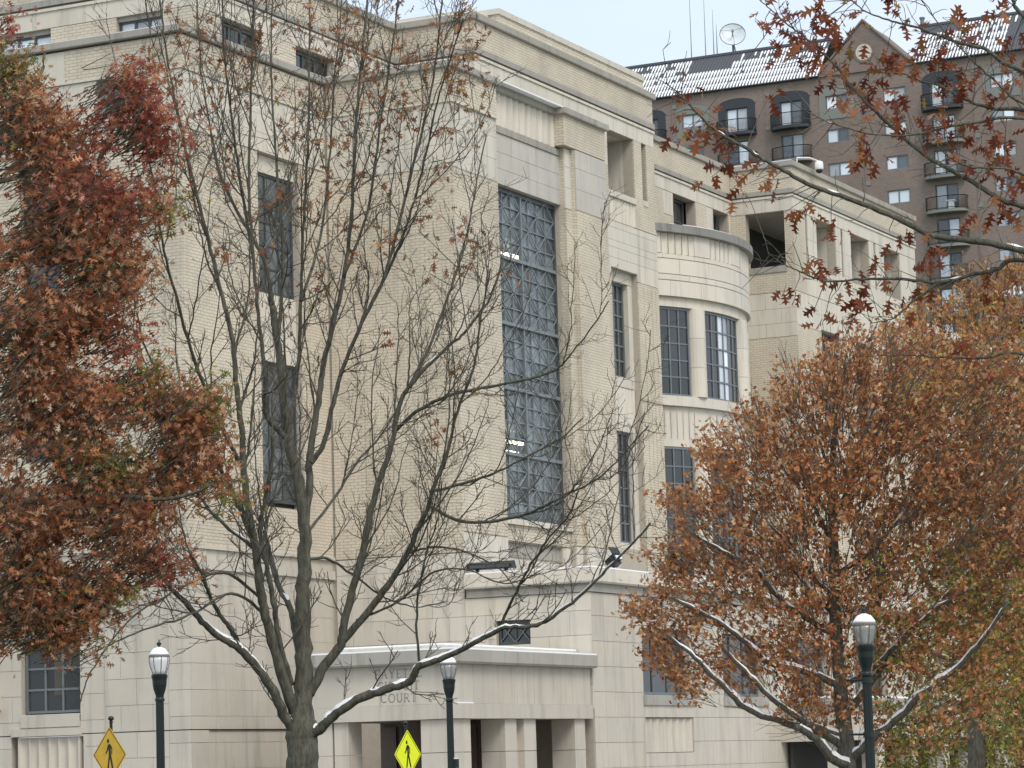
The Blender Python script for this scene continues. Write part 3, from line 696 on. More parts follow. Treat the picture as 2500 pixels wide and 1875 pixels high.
for (a, b) in ((XB+T_CL, 91.69), (91.69, 92.65), (92.65, 93.6), (93.6, 94.76)): ashlar('R', YB, a, b, zbr, 2, hBR, 'base_stone')
ashlar('R', YB, 94.76, 99.2, zbr, 2.2, hBR, 'base_stone'); ashlar('R', YB, 99.2, 128, zbr, 1.6, hBR, 'base_stone')
for h in (hBR[0], hBR[2], hBR[3], hBR[4]):
    window('R', YB+.25, h[0]+.02, h[1]-.02, h[2]+.02, h[3]-.02, 3, 2)
    m = MB(); m.box(h[0]-.05, h[1]+.3, YB-.06, YB+.3, h[2]-.35, h[2]-.01); m.build('window_sill', 'weathered', CH)
m = MB(); m.box(94, 121, YB+1, YB+1.1, 3, 7); m.build('room_wall', 'dark_room', CH)
flutes('R', YB+.06, 94.87, 99.08, 1.92, 3.1, 7, .07, 'base_stone')
PB = [(XB, YU-.1), (XB, YB), (128, YB), (128, YU)]
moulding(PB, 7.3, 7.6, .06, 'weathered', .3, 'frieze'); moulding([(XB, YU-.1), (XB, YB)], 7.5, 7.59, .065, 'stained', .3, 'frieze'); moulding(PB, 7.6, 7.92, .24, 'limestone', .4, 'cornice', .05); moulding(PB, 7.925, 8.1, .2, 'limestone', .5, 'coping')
moulding([(XB+.15, YU-.1), (XB+.15, YB+.15), (127.9, YB+.15), (127.9, YU)], 8.105, 8.15, .27, 'snow', .35, 'snow')
m = MB(); m.box(XB+.5, 127.6, YB+.5, 49.5, 7.5, 7.99); m.build('flat_roof', 'concrete', CH)
# ---- entrance porch
PX, PY0, PY1, PX1 = 80.62, 42.22, 47.1, 90.6
zl = [2.08, 3.02]
PP = [(PX1, PY1), (PX, PY1), (PX, PY0), (PX1, PY0)]
m = MB(); m.box(PX+.3, PX1, PY0+.3, PY1-.3, 3.09, 5.1); m.build('porch_core', 'joint', CH)
moulding(PP, 3.08, 3.53, .07, 'base_stone', .8, 'architrave'); moulding(PP, 4.74, 5.16, .3, 'weathered', .5, 'cornice', .06)
moulding(PP, 5.165, 5.215, .26, 'snow', .35, 'snow'); moulding([(PX1, PY1-.7), (PX+.7, PY1-.7), (PX+.7, PY0+.7), (PX1, PY0+.7)], 5.1, 5.33, .25, 'limestone', .4, 'coping')
moulding([(PX1, PY1-.7), (PX+.7, PY1-.7), (PX+.7, PY0+.7), (PX1, PY0+.7)], 5.335, 5.385, .22, 'snow', .3, 'snow')
ashlar('L', PX, PY0, PY1, [3.53, 4.74], 1.2, (), 'base_stone'); ashlar('R', PY0, PX+T_CL, PX1, [3.53, 4.74], 1.45, (), 'base_stone')
m = MB(); m.box(PX+T_CL+.001, PX1, PY0+T_CL+.001, PY1-.1, 3.53, 4.735); m.build('porch_frieze_backing', 'joint', CH)
m = MB(); m.box(80.95, 82.0, PY0-.055, PY0+.0, 3.535, 3.57); m.build('snow', 'snow', CH)
piers = [(PX+.06, 81.95, PY0+.06, PY0+1.1), (84.3, 85.1, PY0+.06, PY0+.9), (85.65, 86.5, PY0+.06, PY0+.9), (89.4, 90.2, PY0+.06, PY0+.9), (PX+.06, PX+.9, 45.85, 46.35), (PX+.06, PX+1.2, 46.42, 47.0), (85.1, 85.65, PY0+.3, PY0+.9)]
for (a, b, c, d) in piers:
    for (z0, z1) in ((0.12, 1.05), (1.06, 2.06), (2.07, 3.07)):
        m = MB(); m.box(a, b, c, d, z0+.004, z1-.004); m.build('pier_stone', 'base_stone', CH)
m = MB(); m.box(84.6, 84.7, 43.2, 46.9, 0.1, 3.09); m.build('entrance_panel_wall', 'bronze', CH)
for k in range(5):
    m = MB(); m.box(84.5, 84.6, 43.4+k*.72, 43.9+k*.72, .2, 2.95); m.build('door_panel', 'dark_panel' if k % 2 else 'bronze', CH)
m = MB(); m.box(83.4, 83.5, 43.35, 44.0, 1.2, 2.95); m.build('pale_panel', 'interior', CH)
m = MB(); m.box(82.0, PX1, 44.5, 44.6, .1, 3.09); m.build('entrance_back_wall', 'bronze', CH)
# flat raised lettering, its dark colour stands for shade in carved cuts
def letter(mm, ch, ox, oz, h, place):
    W = {'F': .62, 'A': .85, 'Y': .82, 'E': .62, 'T': .75, 'C': .82, 'I': .25, 'R': .74, 'U': .78, 'O': .9}[ch]
    tk, tn = .13, .07
    def stroke(pts, w):
        pts = [np.array(p, float) for p in pts]
        for a, b in zip(pts[:-1], pts[1:]):
            d = b-a; d /= (np.linalg.norm(d)+1e-9); n = np.array([-d[1], d[0]])*w/2; e = d*w*.15
            mm.poly([place(ox+h*p[0], oz+h*p[1]) for p in (a-n-e, b-n+e, b+n+e, a+n-e)])
    def ser(x, y, w=.16): stroke([(x-w, y), (x+w, y)], .05)
    arcp = lambda cx, cy, rx, ry, a0, a1, n=12: [(cx+rx*math.cos(math.radians(a0+(a1-a0)*i/n)), cy+ry*math.sin(math.radians(a0+(a1-a0)*i/n))) for i in range(n+1)]
    if ch in 'FE':
        stroke([(.12, 0), (.12, 1)], tk); stroke([(.1, .96), (.6, .96)], tn); stroke([(.12, .52), (.48, .52)], tn); ser(.12, .02, .12)
        stroke([(.58, .97), (.58, .82)], .05)
        if ch == 'E': stroke([(.1, .04), (.62, .04)], tn); stroke([(.6, .03), (.6, .18)], .05)
    elif ch == 'A': stroke([(.1, 0), (.42, 1)], tn); stroke([(.42, 1), (.76, 0)], tk); stroke([(.22, .36), (.62, .36)], tn); ser(.1, .02); ser(.76, .02)
    elif ch == 'Y': stroke([(.08, 1), (.42, .48)], tk); stroke([(.76, 1), (.42, .48)], tn); stroke([(.42, .5), (.42, 0)], tk); ser(.1, .98); ser(.74, .98); ser(.42, .02)
    elif ch == 'T': stroke([(.38, 0), (.38, 1)], tk); stroke([(.04, .96), (.72, .96)], tn); ser(.38, .02); stroke([(.05, .97), (.05, .82)], .05); stroke([(.71, .97), (.71, .82)], .05)
    elif ch == 'I': stroke([(.12, 0), (.12, 1)], tk); ser(.12, .02); ser(.12, .98)
    elif ch == 'C': stroke(arcp(.46, .5, .4, .48, 45, 315, 16), .1)
    elif ch == 'O': stroke(arcp(.45, .5, .41, .48, 0, 360, 20), .1)
    elif ch == 'U': stroke([(.12, 1), (.12, .34)] + arcp(.39, .34, .27, .32, 180, 360, 10) + [(.66, 1)], .1); ser(.12, .98); ser(.66, .98)
    elif ch == 'R':
        stroke([(.12, 0), (.12, 1)], tk); stroke([(.12, .96), (.36, .96)] + arcp(.36, .73, .22, .23, 90, -90, 8) + [(.12, .5)], tn); stroke([(.36, .5), (.7, 0)], tk); ser(.12, .02, .12); ser(.7, .02, .1)
    return W
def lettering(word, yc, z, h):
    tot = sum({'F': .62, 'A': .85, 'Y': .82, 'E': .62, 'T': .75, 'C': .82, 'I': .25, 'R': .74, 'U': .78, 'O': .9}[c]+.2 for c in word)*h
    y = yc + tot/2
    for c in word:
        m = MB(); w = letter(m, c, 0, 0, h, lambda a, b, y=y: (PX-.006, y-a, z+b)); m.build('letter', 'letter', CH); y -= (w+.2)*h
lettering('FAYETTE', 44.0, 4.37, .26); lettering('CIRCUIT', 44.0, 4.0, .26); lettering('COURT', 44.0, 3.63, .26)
# ---- second low canopy along the base and its columns (behind the trees)
C2 = [(107.5, YB), (107.5, 39.6), (131, 39.6), (131, YB)]
moulding(C2, 2.2, 3.5, .0, 'base_stone', 1.2, 'architrave'); moulding(C2, 3.505, 3.8, .18, 'weathered', .6, 'cornice', .05); moulding(C2, 3.805, 3.88, .15, 'snow', .4, 'snow')
m = MB(); m.box(108, 130.8, 40, YB, 3.0, 3.6); m.build('canopy_roof', 'base_stone', CH)
for x in (108.2, 112, 116, 120, 124, 128, 130.3):
    m = MB(); m.box(x-.35, x+.35, 39.75, 40.45, .1, 2.2); m.build('pier_stone', 'base_stone', CH)
m = MB(); m.box(108, 131, 41.9, 42.0, .1, 3.2); m.build('entrance_back_wall', 'dark_room', CH)
# far colonnade at street level
m = MB(); m.box(131, 190, 36.5, 42, 3.6, 5.2); m.build('east_canopy', 'limestone', CH)
m = MB(); m.box(131.3, 190, 41.2, 41.4, .1, 3.6); m.build('entrance_back_wall', 'dark_room', CH)
m = MB(); m.box(128, 190, 42.1, 51.3, 0, 9); m.build('east_range_base', 'base_stone', CH)
for x in (134, 140, 146, 152, 158, 164, 170, 176):
    m = MB(); m.lathe([(.62, .12), (.62, .4), (.5, .45), (.46, 3.3), (.58, 3.4), (.6, 3.59)], x, 37.3, 20); m.build('column', 'limestone', CH, smooth=False)
# ---- lay the stones: the largest as separate stones, the rest as one mass
cube = MB(); cube.box(0, 1, 0, 1, 0, 1)
cubes = {}
for k in ('limestone', 'base_stone', 'weathered', 'grimy'):
    me = bpy.data.meshes.new('stone_block'); me.from_pydata(cube.v, [], cube.f); me.materials.append(M[k]); cubes[k] = me
def seen(s):
    ax, c, a, b, z0, z1, mt = s
    x, y = ((a+b)/2, c) if ax == 'R' else (c, (a+b)/2)
    v = np.array([x, y, (z0+z1)/2]) - CAM; dz = v@FWD
    px, py = 1250+F_PX*(v@RIGHT)/dz, 937.5-F_PX*(v@UP)/dz
    ins = -20 < px < 2520 and -20 < py < 1895
    hid = (px < 330 and 180 < py < 1500) or (px > 1600 and py > 900)
    return (b-a)*(z1-z0)/dz**2*(1 if ins else 0)*(.2 if hid else 1)
STONES.sort(key=seen, reverse=True)
rest = {}
for k, (ax, c, a, b, z0, z1, mt) in enumerate(STONES):
    if k < 300:
        o = bpy.data.objects.new('stone_block', cubes[mt]); COL.objects.link(o)
        o.location = (a, c, z0) if ax == 'R' else (c, a, z0)
        o.scale = (b-a, T_CL-.001, z1-z0) if ax == 'R' else (T_CL-.001, b-a, z1-z0)
        attach(o, CH)
    else: rest.setdefault(mt, MB()).abox(ax, c, c+T_CL-.001, a, b, z0, z1)
for mt, m in rest.items(): m.build('stone_facing', mt, CH, 'stuff')
# ------------------------------------------------------------------ brown brick apartment block behind
AB = thing('apartment_block', 'tall brown brick apartment block with snow striped metal roof and curved balconies', 'building', (225, 82, 0))
XF = 225.0
FL = [54.68 - 2.78*k for k in range(0, 9)]                    # window heads per floor
holes = []; arches = []
cols = {93.85: 'a', 89.9: 'b', 85.15: 'b', 81.2: 'a', 76.3: 'w', 72.3: 'b', 67.4: 'a', 62.5: 'b', 97.9: 'b', 102: 'a', 106.3: 'b', 58.0: 'w', 53.6: 'b', 49.2: 'a', 44.6: 'b'}
for yc, t in cols.items():
    for k, zt in enumerate(FL):
        w = .95; zb_ = zt - (1.98 if t == 'b' else 1.12)
        holes.append((yc-w, yc+w, zb_, zt, t, k))
rects = [(40.0, 112.0, 0.0, 56.3)]
for h in holes: rects = subtract(rects, h[:4])
m = MB()
for (a, b, z0, z1) in rects: m.box(XF, XF+.5, a, b, z0, z1)
m.build('wall', 'brown_brick', AB)
m = MB(); m.box(XF+.5, XF+14, 40, 112, 0, 56.2); m.build('wall_core', 'dark_room', AB)
for (a, b, z0, z1, t, k) in holes:
    m = MB()
    for (p, q, r, s) in ((a, a+.09, z0, z1), (b-.09, b, z0, z1), (a+.09, b-.09, z0, z0+.09), (a+.09, b-.09, z1-.09, z1), ((a+b)/2-.05, (a+b)/2+.05, z0+.09, z1-.09)):
        m.box(XF+.08, XF+.2, p, q, r, s)
    wnd = m.build('window', 'frame' if t == 'b' else 'muntin', AB)
    for (p, q) in ((a+.09, (a+b)/2-.05), ((a+b)/2+.05, b-.09)):
        q_ = MB(); q_.box(XF+.14, XF+.15, p, q, z0+.09, z1-.09)
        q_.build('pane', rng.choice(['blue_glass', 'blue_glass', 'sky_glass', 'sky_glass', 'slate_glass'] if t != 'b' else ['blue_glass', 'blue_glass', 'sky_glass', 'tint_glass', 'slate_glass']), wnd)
# arched surrounds on the top floor
for yc, t in cols.items():
    if t == 'w': continue
    m = MB(); zt, zs, zb_ = 55.5, 54.95, 52.5 if t == 'b' else 52.75; hw_ = 1.62 if t == 'b' else 1.5
    arcpts = [(yc+hw_*math.cos(math.pi*i/14), zs+(zt-zs)*math.sin(math.pi*i/14)) for i in range(15)]
    h0, h1 = FL[0]-(1.98 if t == 'b' else 1.12), FL[0]
    outer = arcpts
    # panel ring around the window: left, right, bottom and arched top
    def slab(pts):
        k = len(m.v); n = len(pts)
        m.v += [(XF-.05, p[0], p[1]) for p in pts] + [(XF-.001, p[0], p[1]) for p in pts]
        m.f += [tuple(range(k, k+n)), tuple(range(k+2*n-1, k+n-1, -1))] + [(k+i, k+(i+1) % n, k+n+(i+1) % n, k+n+i) for i in range(n)]
    slab([(yc+hw_, zb_), (yc+hw_, zs), (yc+.955, zs), (yc+.955, zb_)]); slab([(yc-.955, zb_), (yc-.955, zs), (yc-hw_, zs), (yc-hw_, zb_)])
    slab([(yc+.955, h1+.002), (yc+.955, zs)] + [p for p in arcpts] + [(yc-.955, zs), (yc-.955, h1+.002)] if False else [(yc+.95, h1+.002)] + [(yc+.95, zs)] + [(p[0], p[1]) for p in arcpts[0:0]] + [(yc-.95, zs), (yc-.95, h1+.002)])
    slab(arcpts)
    slab([(yc+.95, zb_), (yc+.95, h0-.002), (yc-.95, h0-.002), (yc-.95, zb_)])
    m.build('arched_surround', 'dark_panel' if t == 'b' else 'pale_panel', AB)
    m = MB()
    for i in range(14):
        (y0, z0), (y1, z1) = arcpts[i], arcpts[i+1]
        k_ = 1+.12/hw_
        a0, a1 = (yc+(y0-yc)*k_, zs+(z0-zs)*1.16), (yc+(y1-yc)*k_, zs+(z1-zs)*1.16)
        m.hexa([(XF-.07, y0, z0), (XF-.07, y1, z1), (XF-.07, a1[0], a1[1]), (XF-.07, a0[0], a0[1]), (XF, y0, z0), (XF, y1, z1), (XF, a1[0], a1[1]), (XF, a0[0], a0[1])])
    m.build('arch_trim', 'brown_brick', AB)
# balconies: curved slab and rail
for yc, t in cols.items():
    if t != 'b': continue
    for k, zt in enumerate(FL):
        z0 = zt-2.15
        pts = [(XF-.02-.95*math.sin(math.pi*i/10)**.6, yc+1.72*math.cos(math.pi*i/10)) for i in range(11)]
        m = MB(); n = len(pts); v0 = len(m.v)
        m.v += [(p[0], p[1], z0-.22) for p in pts] + [(p[0], p[1], z0) for p in pts]
        m.f += [tuple(range(n)), tuple(range(2*n-1, n-1, -1))] + [(i, (i+1) % n, n+(i+1) % n, n+i) for i in range(n)]
        bal = m.build('balcony', 'dark_panel' if k == 0 else 'pale_panel', AB)
        m = MB()
        m.tube([(p[0], p[1], z0+1.05) for p in pts], .04, 4); m.tube([(p[0], p[1], z0+.12) for p in pts], .03, 4)
        for i in range(len(pts)-1):
            for q in range(5):
                f = q/5; x = pts[i][0]*(1-f)+pts[i+1][0]*f; y = pts[i][1]*(1-f)+pts[i+1][1]*f
                m.tube([(x, y, z0), (x, y, z0+1.05)], .014, 3, False)
        m.build('railing', 'black_metal', bal)
# snow covered balcony table and pot
m = MB(); m.box(XF-.75, XF-.3, 71.5, 72.2, FL[3]-1.5, FL[3]-1.42); m.box(XF-.7, XF-.4, 71.6, 72.0, FL[3]-2.1, FL[3]-1.5); m.build('snow', 'snow', AB)
# drain pipes and vents
for y in (87.35, 78.95, 69.7, 95.6):
    m = MB(); m.box(XF-.05, XF-.001, y, y+.1, 0, 56.2); m.build('drain_strip', 'brown_brick', AB)
    for k in range(0, 6):
        m = MB(); m.box(XF-.06, XF-.001, y-.35, y+.05, 55.3-2.78*k, 55.65-2.78*k); m.build('vent', 'pale_panel', AB)
# roof: dark metal slope, seams, snow strips
def roofpt(y, t): return (XF-.35+3.6*t, y, 56.35+3.75*t)
def rows_roof(y0, y1, dark_far):
    r = MB(); r.poly([roofpt(y0, 0), roofpt(y1, 0), roofpt(y1, 1), roofpt(y0, 1)]); r.poly([roofpt(y0, 1), roofpt(y1, 1), (XF+14, y1, 60.1), (XF+14, y0, 60.1)])
    r.poly([roofpt(y0, 0), roofpt(y1, 0), (XF+.3, y1, 56.2), (XF+.3, y0, 56.2)])
    roof = r.build('roof', 'roof_metal', AB)
    cap = MB(); p, q = roofpt(y0, 1), roofpt(y1, 1); cap.box(p[0]-.1, p[0]+.3, min(y0, y1), max(y0, y1), p[2]-.02, p[2]+.18); cap.build('roof_ridge', 'roof_metal', roof)
    s = MB(); se = MB(); y = y0+.1; i = 0
    nn = np.array([-3.75, 0, 3.6]); nn /= np.linalg.norm(nn)
    while y < y1-.1:
        se.tube([np.array(roofpt(y-.08, 0))+nn*.03, np.array(roofpt(y-.08, 1))+nn*.03], .03, 4)
        u = (y-y0)/(y1-y0)
        for k in range(5):
            t0, t1 = k*.19+.01, k*.19+.19
            dens = (2.2, 2.0, 1.15, .95, .6)[k]
            wave = .5+.5*math.sin(y*1.1+k*1.7)*math.sin(y*.37+2)
            if dark_far(y, k): continue
            full = rng.random() < dens*(.55+.7*wave)
            ln = (t1-t0)*(1.0 if full else rng.uniform(.35, .65))
            w = .104 if full else rng.uniform(.065, .1)
            a, b = t1-ln, t1
            pa, pb, pc = [np.array(roofpt(0, t))+nn*.05 for t in (a, a+ln*.8, b)]
            lo = [np.array(roofpt(0, t))+nn*.004 for t in (a, a+ln*.8, b)]
            for (h, l) in ((pa, lo[0]),): pass
            def pt(p, yy): return (p[0], yy, p[2])
            base = len(s.v)
            s.v += [pt(pa, y-w*.7), pt(pa, y+w*.7), pt(pb, y+w), pt(pc, y+w*.5), pt(pc, y-w*.5), pt(pb, y-w), pt(lo[0], y-w*.75), pt(lo[0], y+w*.75), pt(lo[1], y+w*1.05), pt(lo[2], y+w*.55), pt(lo[2], y-w*.55), pt(lo[1], y-w*1.05)]
            s.f += [tuple(base+q for q in (0, 1, 2, 3, 4, 5))] + [(base+q, base+6+q, base+6+(q+1) % 6, base+(q+1) % 6) for q in range(6)]
        y += .28; i += 1
    s.build('snow_strips', 'snow', roof, 'stuff'); se.build('roof_seams', 'roof_metal', roof)
rows_roof(82.6, 112, lambda y, k: (k >= 3 and 91.0 < y < 95.0) or (k == 4 and rng.random() < .35))
rows_roof(58.5, 74.6, lambda y, k: y < 67.2 and rng.random() < .93 or (k == 4 and y > 71.5))
rows_roof(40, 58.5, lambda y, k: rng.random() < .8)
m = MB(); gy = (82.75, 74.5); ap = (78.65, 60.42)
pts = [(gy[0], 56.3), (ap[0], ap[1]), (gy[1], 56.3)]
k = len(m.v); m.v += [(XF-.12, p[0], p[1]) for p in pts] + [(XF+6, p[0], p[1]) for p in pts]
m.f += [(0, 1, 2), (5, 4, 3), (0, 3, 4, 1), (1, 4, 5, 2), (2, 5, 3, 0)]
gb = m.build('gable', 'brown_brick', AB)
m = MB()
for a, b in ((pts[0], pts[1]), (pts[1], pts[2])):
    m.hexa([(XF-.25, a[0], a[1]+.02), (XF-.25, b[0], b[1]+.02), (XF+.4, b[0], b[1]+.02), (XF+.4, a[0], a[1]+.02), (XF-.25, a[0], a[1]+.2), (XF-.25, b[0], b[1]+.2), (XF+.4, b[0], b[1]+.2), (XF+.4, a[0], a[1]+.2)])
m.build('gable_coping', 'brown_brick', gb)
for (r, c, mat_) in ((.85, XF-.17, 'brown_brick'), (.68, XF-.2, 'limestone')):
    m = MB(); n = 24; v = [(c, 78.65+r*math.cos(2*math.pi*i/n), 57.85+r*math.sin(2*math.pi*i/n)) for i in range(n)]
    m.v = v + [(XF-.1, p[1], p[2]) for p in v]; m.f = [tuple(range(n))] + [(i, (i+1) % n, n+(i+1) % n, n+i) for i in range(n)]
    m.build('round_window', mat_, gb)
# ---- dish and masts on its roof
D = thing('satellite_dish', 'pale satellite dish standing on the apartment roof edge', 'dish', (229.5, 91.8, 60.1))
dc = np.array([229.5, 91.8, 61.95]); fw_ = np.array([-.86, -.36, .36]); fw_ /= np.linalg.norm(fw_)
sx = np.cross(fw_, [0, 0, 1]); sx /= np.linalg.norm(sx); sy = np.cross(sx, fw_)
m = MB(); n = 28; rings = 6; k0 = 0
for i in range(rings+1):
    r = 1.08*i/rings
    for j in range(n):
        a = 2*math.pi*j/n; m.v.append(tuple(dc + sx*r*math.cos(a) + sy*r*math.sin(a) + fw_*(.28*(r/1.08)**2)))
for i in range(rings):
    for j in range(n): m.f.append((i*n+j, i*n+(j+1) % n, (i+1)*n+(j+1) % n, (i+1)*n+j))
m.build('reflector', plain('dish mesh', (.62, .68, .72), .4), D, smooth=True)
m = MB(); m.tube([dc+fw_*.28+sx*1.08*math.cos(2*math.pi*j/24)+sy*1.08*math.sin(2*math.pi*j/24) for j in range(25)], .035, 5, False); m.build('rim', 'muntin', D)
m = MB(); m.tube([dc-fw_*.05, dc+fw_*.8], .05, 6); m.tube([dc+fw_*.7, dc+fw_*.86], .12, 8)
for a in (.4, 2.5, 4.6): m.tube([dc+fw_*.28+sx*1.05*math.cos(a)+sy*1.05*math.sin(a), dc+fw_*.78], .018, 4)
m.build('feed_arm', 'muntin', D)
m = MB(); m.tube([(229.9, 91.95, 60.1), (229.8, 91.9, 61.9)], .1, 8); m.tube([(229.3, 91.4, 60.1), (229.7, 91.8, 61.3)], .05, 6); m.build('mast', 'muntin', D)
lab = ['leftmost thin mast on the apartment roof, tall', 'second thin mast from the left on the apartment roof', 'third thin mast from the left, beside the satellite dish', 'short thin mast just left of the satellite dish']
for q, (y, z) in enumerate(((95.6, 67.5), (94.3, 66.5), (93.55, 64.5), (93.25, 63.2))):
    m = MB(); m.lathe([(.16, 60.1), (.16, 60.2), (.05, 60.22), (.035, 62), (.012, z)], 229.5, y, 8)
    tag(m.build('antenna_mast', 'muntin'), lab[q], 'antenna', 'thin masts on the apartment roof')
m = MB(); m.lathe([(.18, 60.1), (.18, 61.2), (.24, 61.22), (.24, 61.35), (.1, 61.4)], 230, 75.3, 12)
tag(m.build('roof_vent', 'muntin'), 'small grey vent pipe on the apartment roof right of the gable', 'vent pipe')
# ------------------------------------------------------------------ street furniture
def lamp_post(label, px, dist, zfin_py, brackets=False, box_side=0, clear=False):
    """acorn lamp on a fluted dark green post; height follows from where its globe is seen"""
    top = at(px, zfin_py, dist); H_ = float(top[2]); loc = (float(top[0]), float(top[1]), 0.13)
    L_ = thing('street_lamp', label, 'lamp', loc, 'green acorn street lamps'); x, y = loc[0], loc[1]
    zg = H_-.69                                                # underside of the globe
    m = MB(); m.lathe([(.24, .13), (.24, .25), (.2, .3), (.17, .7), (.13, .8), (.12, 1.0)], x, y, 16); m.build('post_base', 'green_metal', L_)
    m = MB(); n = 16; prof = [(.088, 1.0), (.08, zg-.55)]
    for (r, z) in prof:
        for j in range(2*n):
            rr = r*(1 if j % 2 else .9); th = math.pi*j/n; m.v.append((x+rr*math.cos(th), y+rr*math.sin(th), z))
    for j in range(2*n): m.f.append((j, (j+1) % (2*n), 2*n+(j+1) % (2*n), 2*n+j))
    m.build('pole', 'green_metal', L_)
    m = MB(); m.lathe([(.075, zg-.56), (.1, zg-.53), (.1, zg-.5), (.08, zg-.47), (.085, zg-.42), (.12, zg-.32), (.14, zg-.22), (.145, zg-.12), (.16, zg-.06), (.165, zg-.02), (.14, zg)], x, y, 20); m.build('capital', 'green_metal', L_, smooth=False)
    m = MB(); m.lathe([(.125, zg+0.0017), (.15, zg+0.0696), (.185, zg+0.1740), (.2, zg+0.2610), (.2, zg+0.3480)], x, y, 22); m.build('globe', 'globe_glass', L_, smooth=True)
    m = MB(); m.lathe([(.21, zg+0.3437), (.21, zg+0.3741), (.2, zg+0.3785)], x, y, 22)
    for j in range(8):
        a = 2*math.pi*j/8
        m.tube([(x+r*math.cos(a), y+r*math.sin(a), zg+h) for r, h in ((.135, 0), (.158, .07), (.192, .174), (.207, .26), (.207, .365))], .009, 4)
    m.build('globe_ribs', plain('lamp rib bronze', (.20, .18, .15), .5), L_)
    m = MB(); m.lathe([(.04, zg+0.0087), (.045, zg+0.1740), (.05, zg+0.2610), (.02, zg+0.2871)], x, y, 10); m.build('lamp_tube', 'white_paint', L_)
    m = MB(); m.lathe([(.2, zg+0.3793), (.185, zg+0.4089), (.12, zg+0.4959), (.055, zg+0.5220), (.05, zg+0.5481)], x, y, 20); m.build('globe_cap', 'globe_glass', L_, smooth=True)
    m = MB(); m.lathe([(.205, zg+0.3828), (.19, zg+0.4219), (.125, zg+0.5090), (.06, zg+0.5351)], x, y, 20); m.build('snow', 'snow', L_, smooth=True)
    m = MB(); m.lathe([(.03, zg+0.5307), (.03, zg+0.5742), (.048, zg+0.6003), (.05, zg+0.6177), (.03, zg+0.6394), (.012, zg+0.6482), (.01, zg+0.6960)], x, y, 12); m.build('finial', 'green_metal', L_)
    if box_side:
        q = RIGHT*box_side; bx, by = x+q[0]*.11, y+q[1]*.11; zz = zg-2.03
        m = MB(); m.box(bx-.06, bx+.06, by-.06, by+.06, zz-.12, zz+.1); m.build('sensor_box', 'green_metal', L_)
        m = MB(); m.box(bx-.055, bx+.055, by-.055, by+.055, zz+.102, zz+.13); m.build('snow', 'snow', L_)
    if brackets:
        for zz in (zg-.62, zg-1.56):
            m = MB(); a = np.array([x, y, zz]); e = a-RIGHT*.36; m.tube([a, e], .02, 6); m.lathe([(.1, zz-.05), (.1, zz+.05)], x, y, 12)
            m.build('banner_arm', 'green_metal', L_)
    return L_
lamp_post('green acorn street lamp in front of the pale stone wall, leftmost of the three', 388, 61, 1562, box_side=-1)
lamp_post('green acorn street lamp under the snowy branch, at the middle of the porch', 1094, 73, 1588, box_side=1)
lamp_post('green acorn street lamp with two banner arms beside the orange leaved tree trunk', 2108, 53, 1478, brackets=True)

def ped_sign(label, mat_, px, py_top, dist, turn, cat_rot):
    top = at(px, py_top, dist); x, y, zt = [float(v) for v in top]
    S_ = thing('crossing_sign', label, 'road sign', (x, y, 0.13), 'pedestrian crossing signs')
    zc = zt-.54
    vdir = np.array([x, y]); vdir /= np.linalg.norm(vdir)
    a = math.atan2(-vdir[1], -vdir[0]) + turn                 # facing direction of the plate
    n = np.array([math.cos(a), math.sin(a), 0]); t = np.array([-n[1], n[0], 0]); up = np.array([0, 0, 1.0])
    t = t if t@RIGHT > 0 else -t
    C = np.array([x, y, zc])
    def plate(pts, d0, d1, mat2, name):
        m = MB(); k = len(pts)
        A_ = [C+t*p[0]+up*p[1]+n*d1 for p in pts]; B_ = [C+t*p[0]+up*p[1]+n*d0 for p in pts]
        m.v = [tuple(p) for p in A_+B_]; m.f = [tuple(range(k)), tuple(range(2*k-1, k-1, -1))] + [(i, (i+1) % k, k+(i+1) % k, k+i) for i in range(k)]
        return m.build(name, mat2, S_)
    def dia(r, c=.045):
        q = []
        for i in range(4):
            a0 = math.pi/2*i; e = np.array([math.cos(a0), math.sin(a0)])*r; s1 = np.array([-math.sin(a0), math.cos(a0)])
            q += [tuple(e-s1*c-e*c/r), tuple(e-e*c/r*.25), tuple(e+s1*c-e*c/r)]
        return q
    pl = plate(dia(.54), 0, .004, mat_, 'plate')
    # black border made of four strips, then the walking figure
    for i in range(4):
        a0, a1 = math.pi/2*i, math.pi/2*(i+1)
        r0, r1 = .505, .485
        p0, p1 = np.array([math.cos(a0), math.sin(a0)]), np.array([math.cos(a1), math.sin(a1)])
        plate([tuple(p0*r0), tuple(p1*r0), tuple(p1*r1), tuple(p0*r1)], .004, .006, 'sign_black', 'border')
    K = lambda L: [(p[0]*.5, p[1]*.5) for p in L]
    head = [(-.08+.068*math.cos(2*math.pi*i/14), .52+.085*math.sin(2*math.pi*i/14)) for i in range(14)]
    plate(K(head), .004, .0065, 'sign_black', 'figure_head')
    body = [(-.10, .38), (.02, .42), (.10, .36), (.18, .24), (.17, .02), (.12, .02), (.13, .20), (.08, .28), (.10, .0), (.26, -.58), (.16, -.58), (.02, -.12), (-.06, -.58), (-.16, -.58), (-.05, -.02), (-.05, .22), (-.12, .12), (-.22, .02), (-.26, .05), (-.18, .18)]
    plate(K(body), .004, .0065, 'sign_black', 'figure_body')
    m = MB(); p = C-n*.04
    m.lathe([(.03, .13), (.03, zt+.06), (.045, zt+.08), (.03, zt+.1)], p[0], p[1], 10); m.build('post', 'green_metal', S_)
    m = MB(); m.lathe([(.02, zt+.1), (.055, zt+.125), (.06, zt+.15), (.04, zt+.185), (.012, zt+.195)], p[0], p[1], 12); m.build('finial', 'green_metal', S_)
    return S_
ped_sign('amber yellow diamond pedestrian crossing sign at the left, beside the lamp', 'sign_amber', 267, 1773, 58, math.radians(-54), 0)
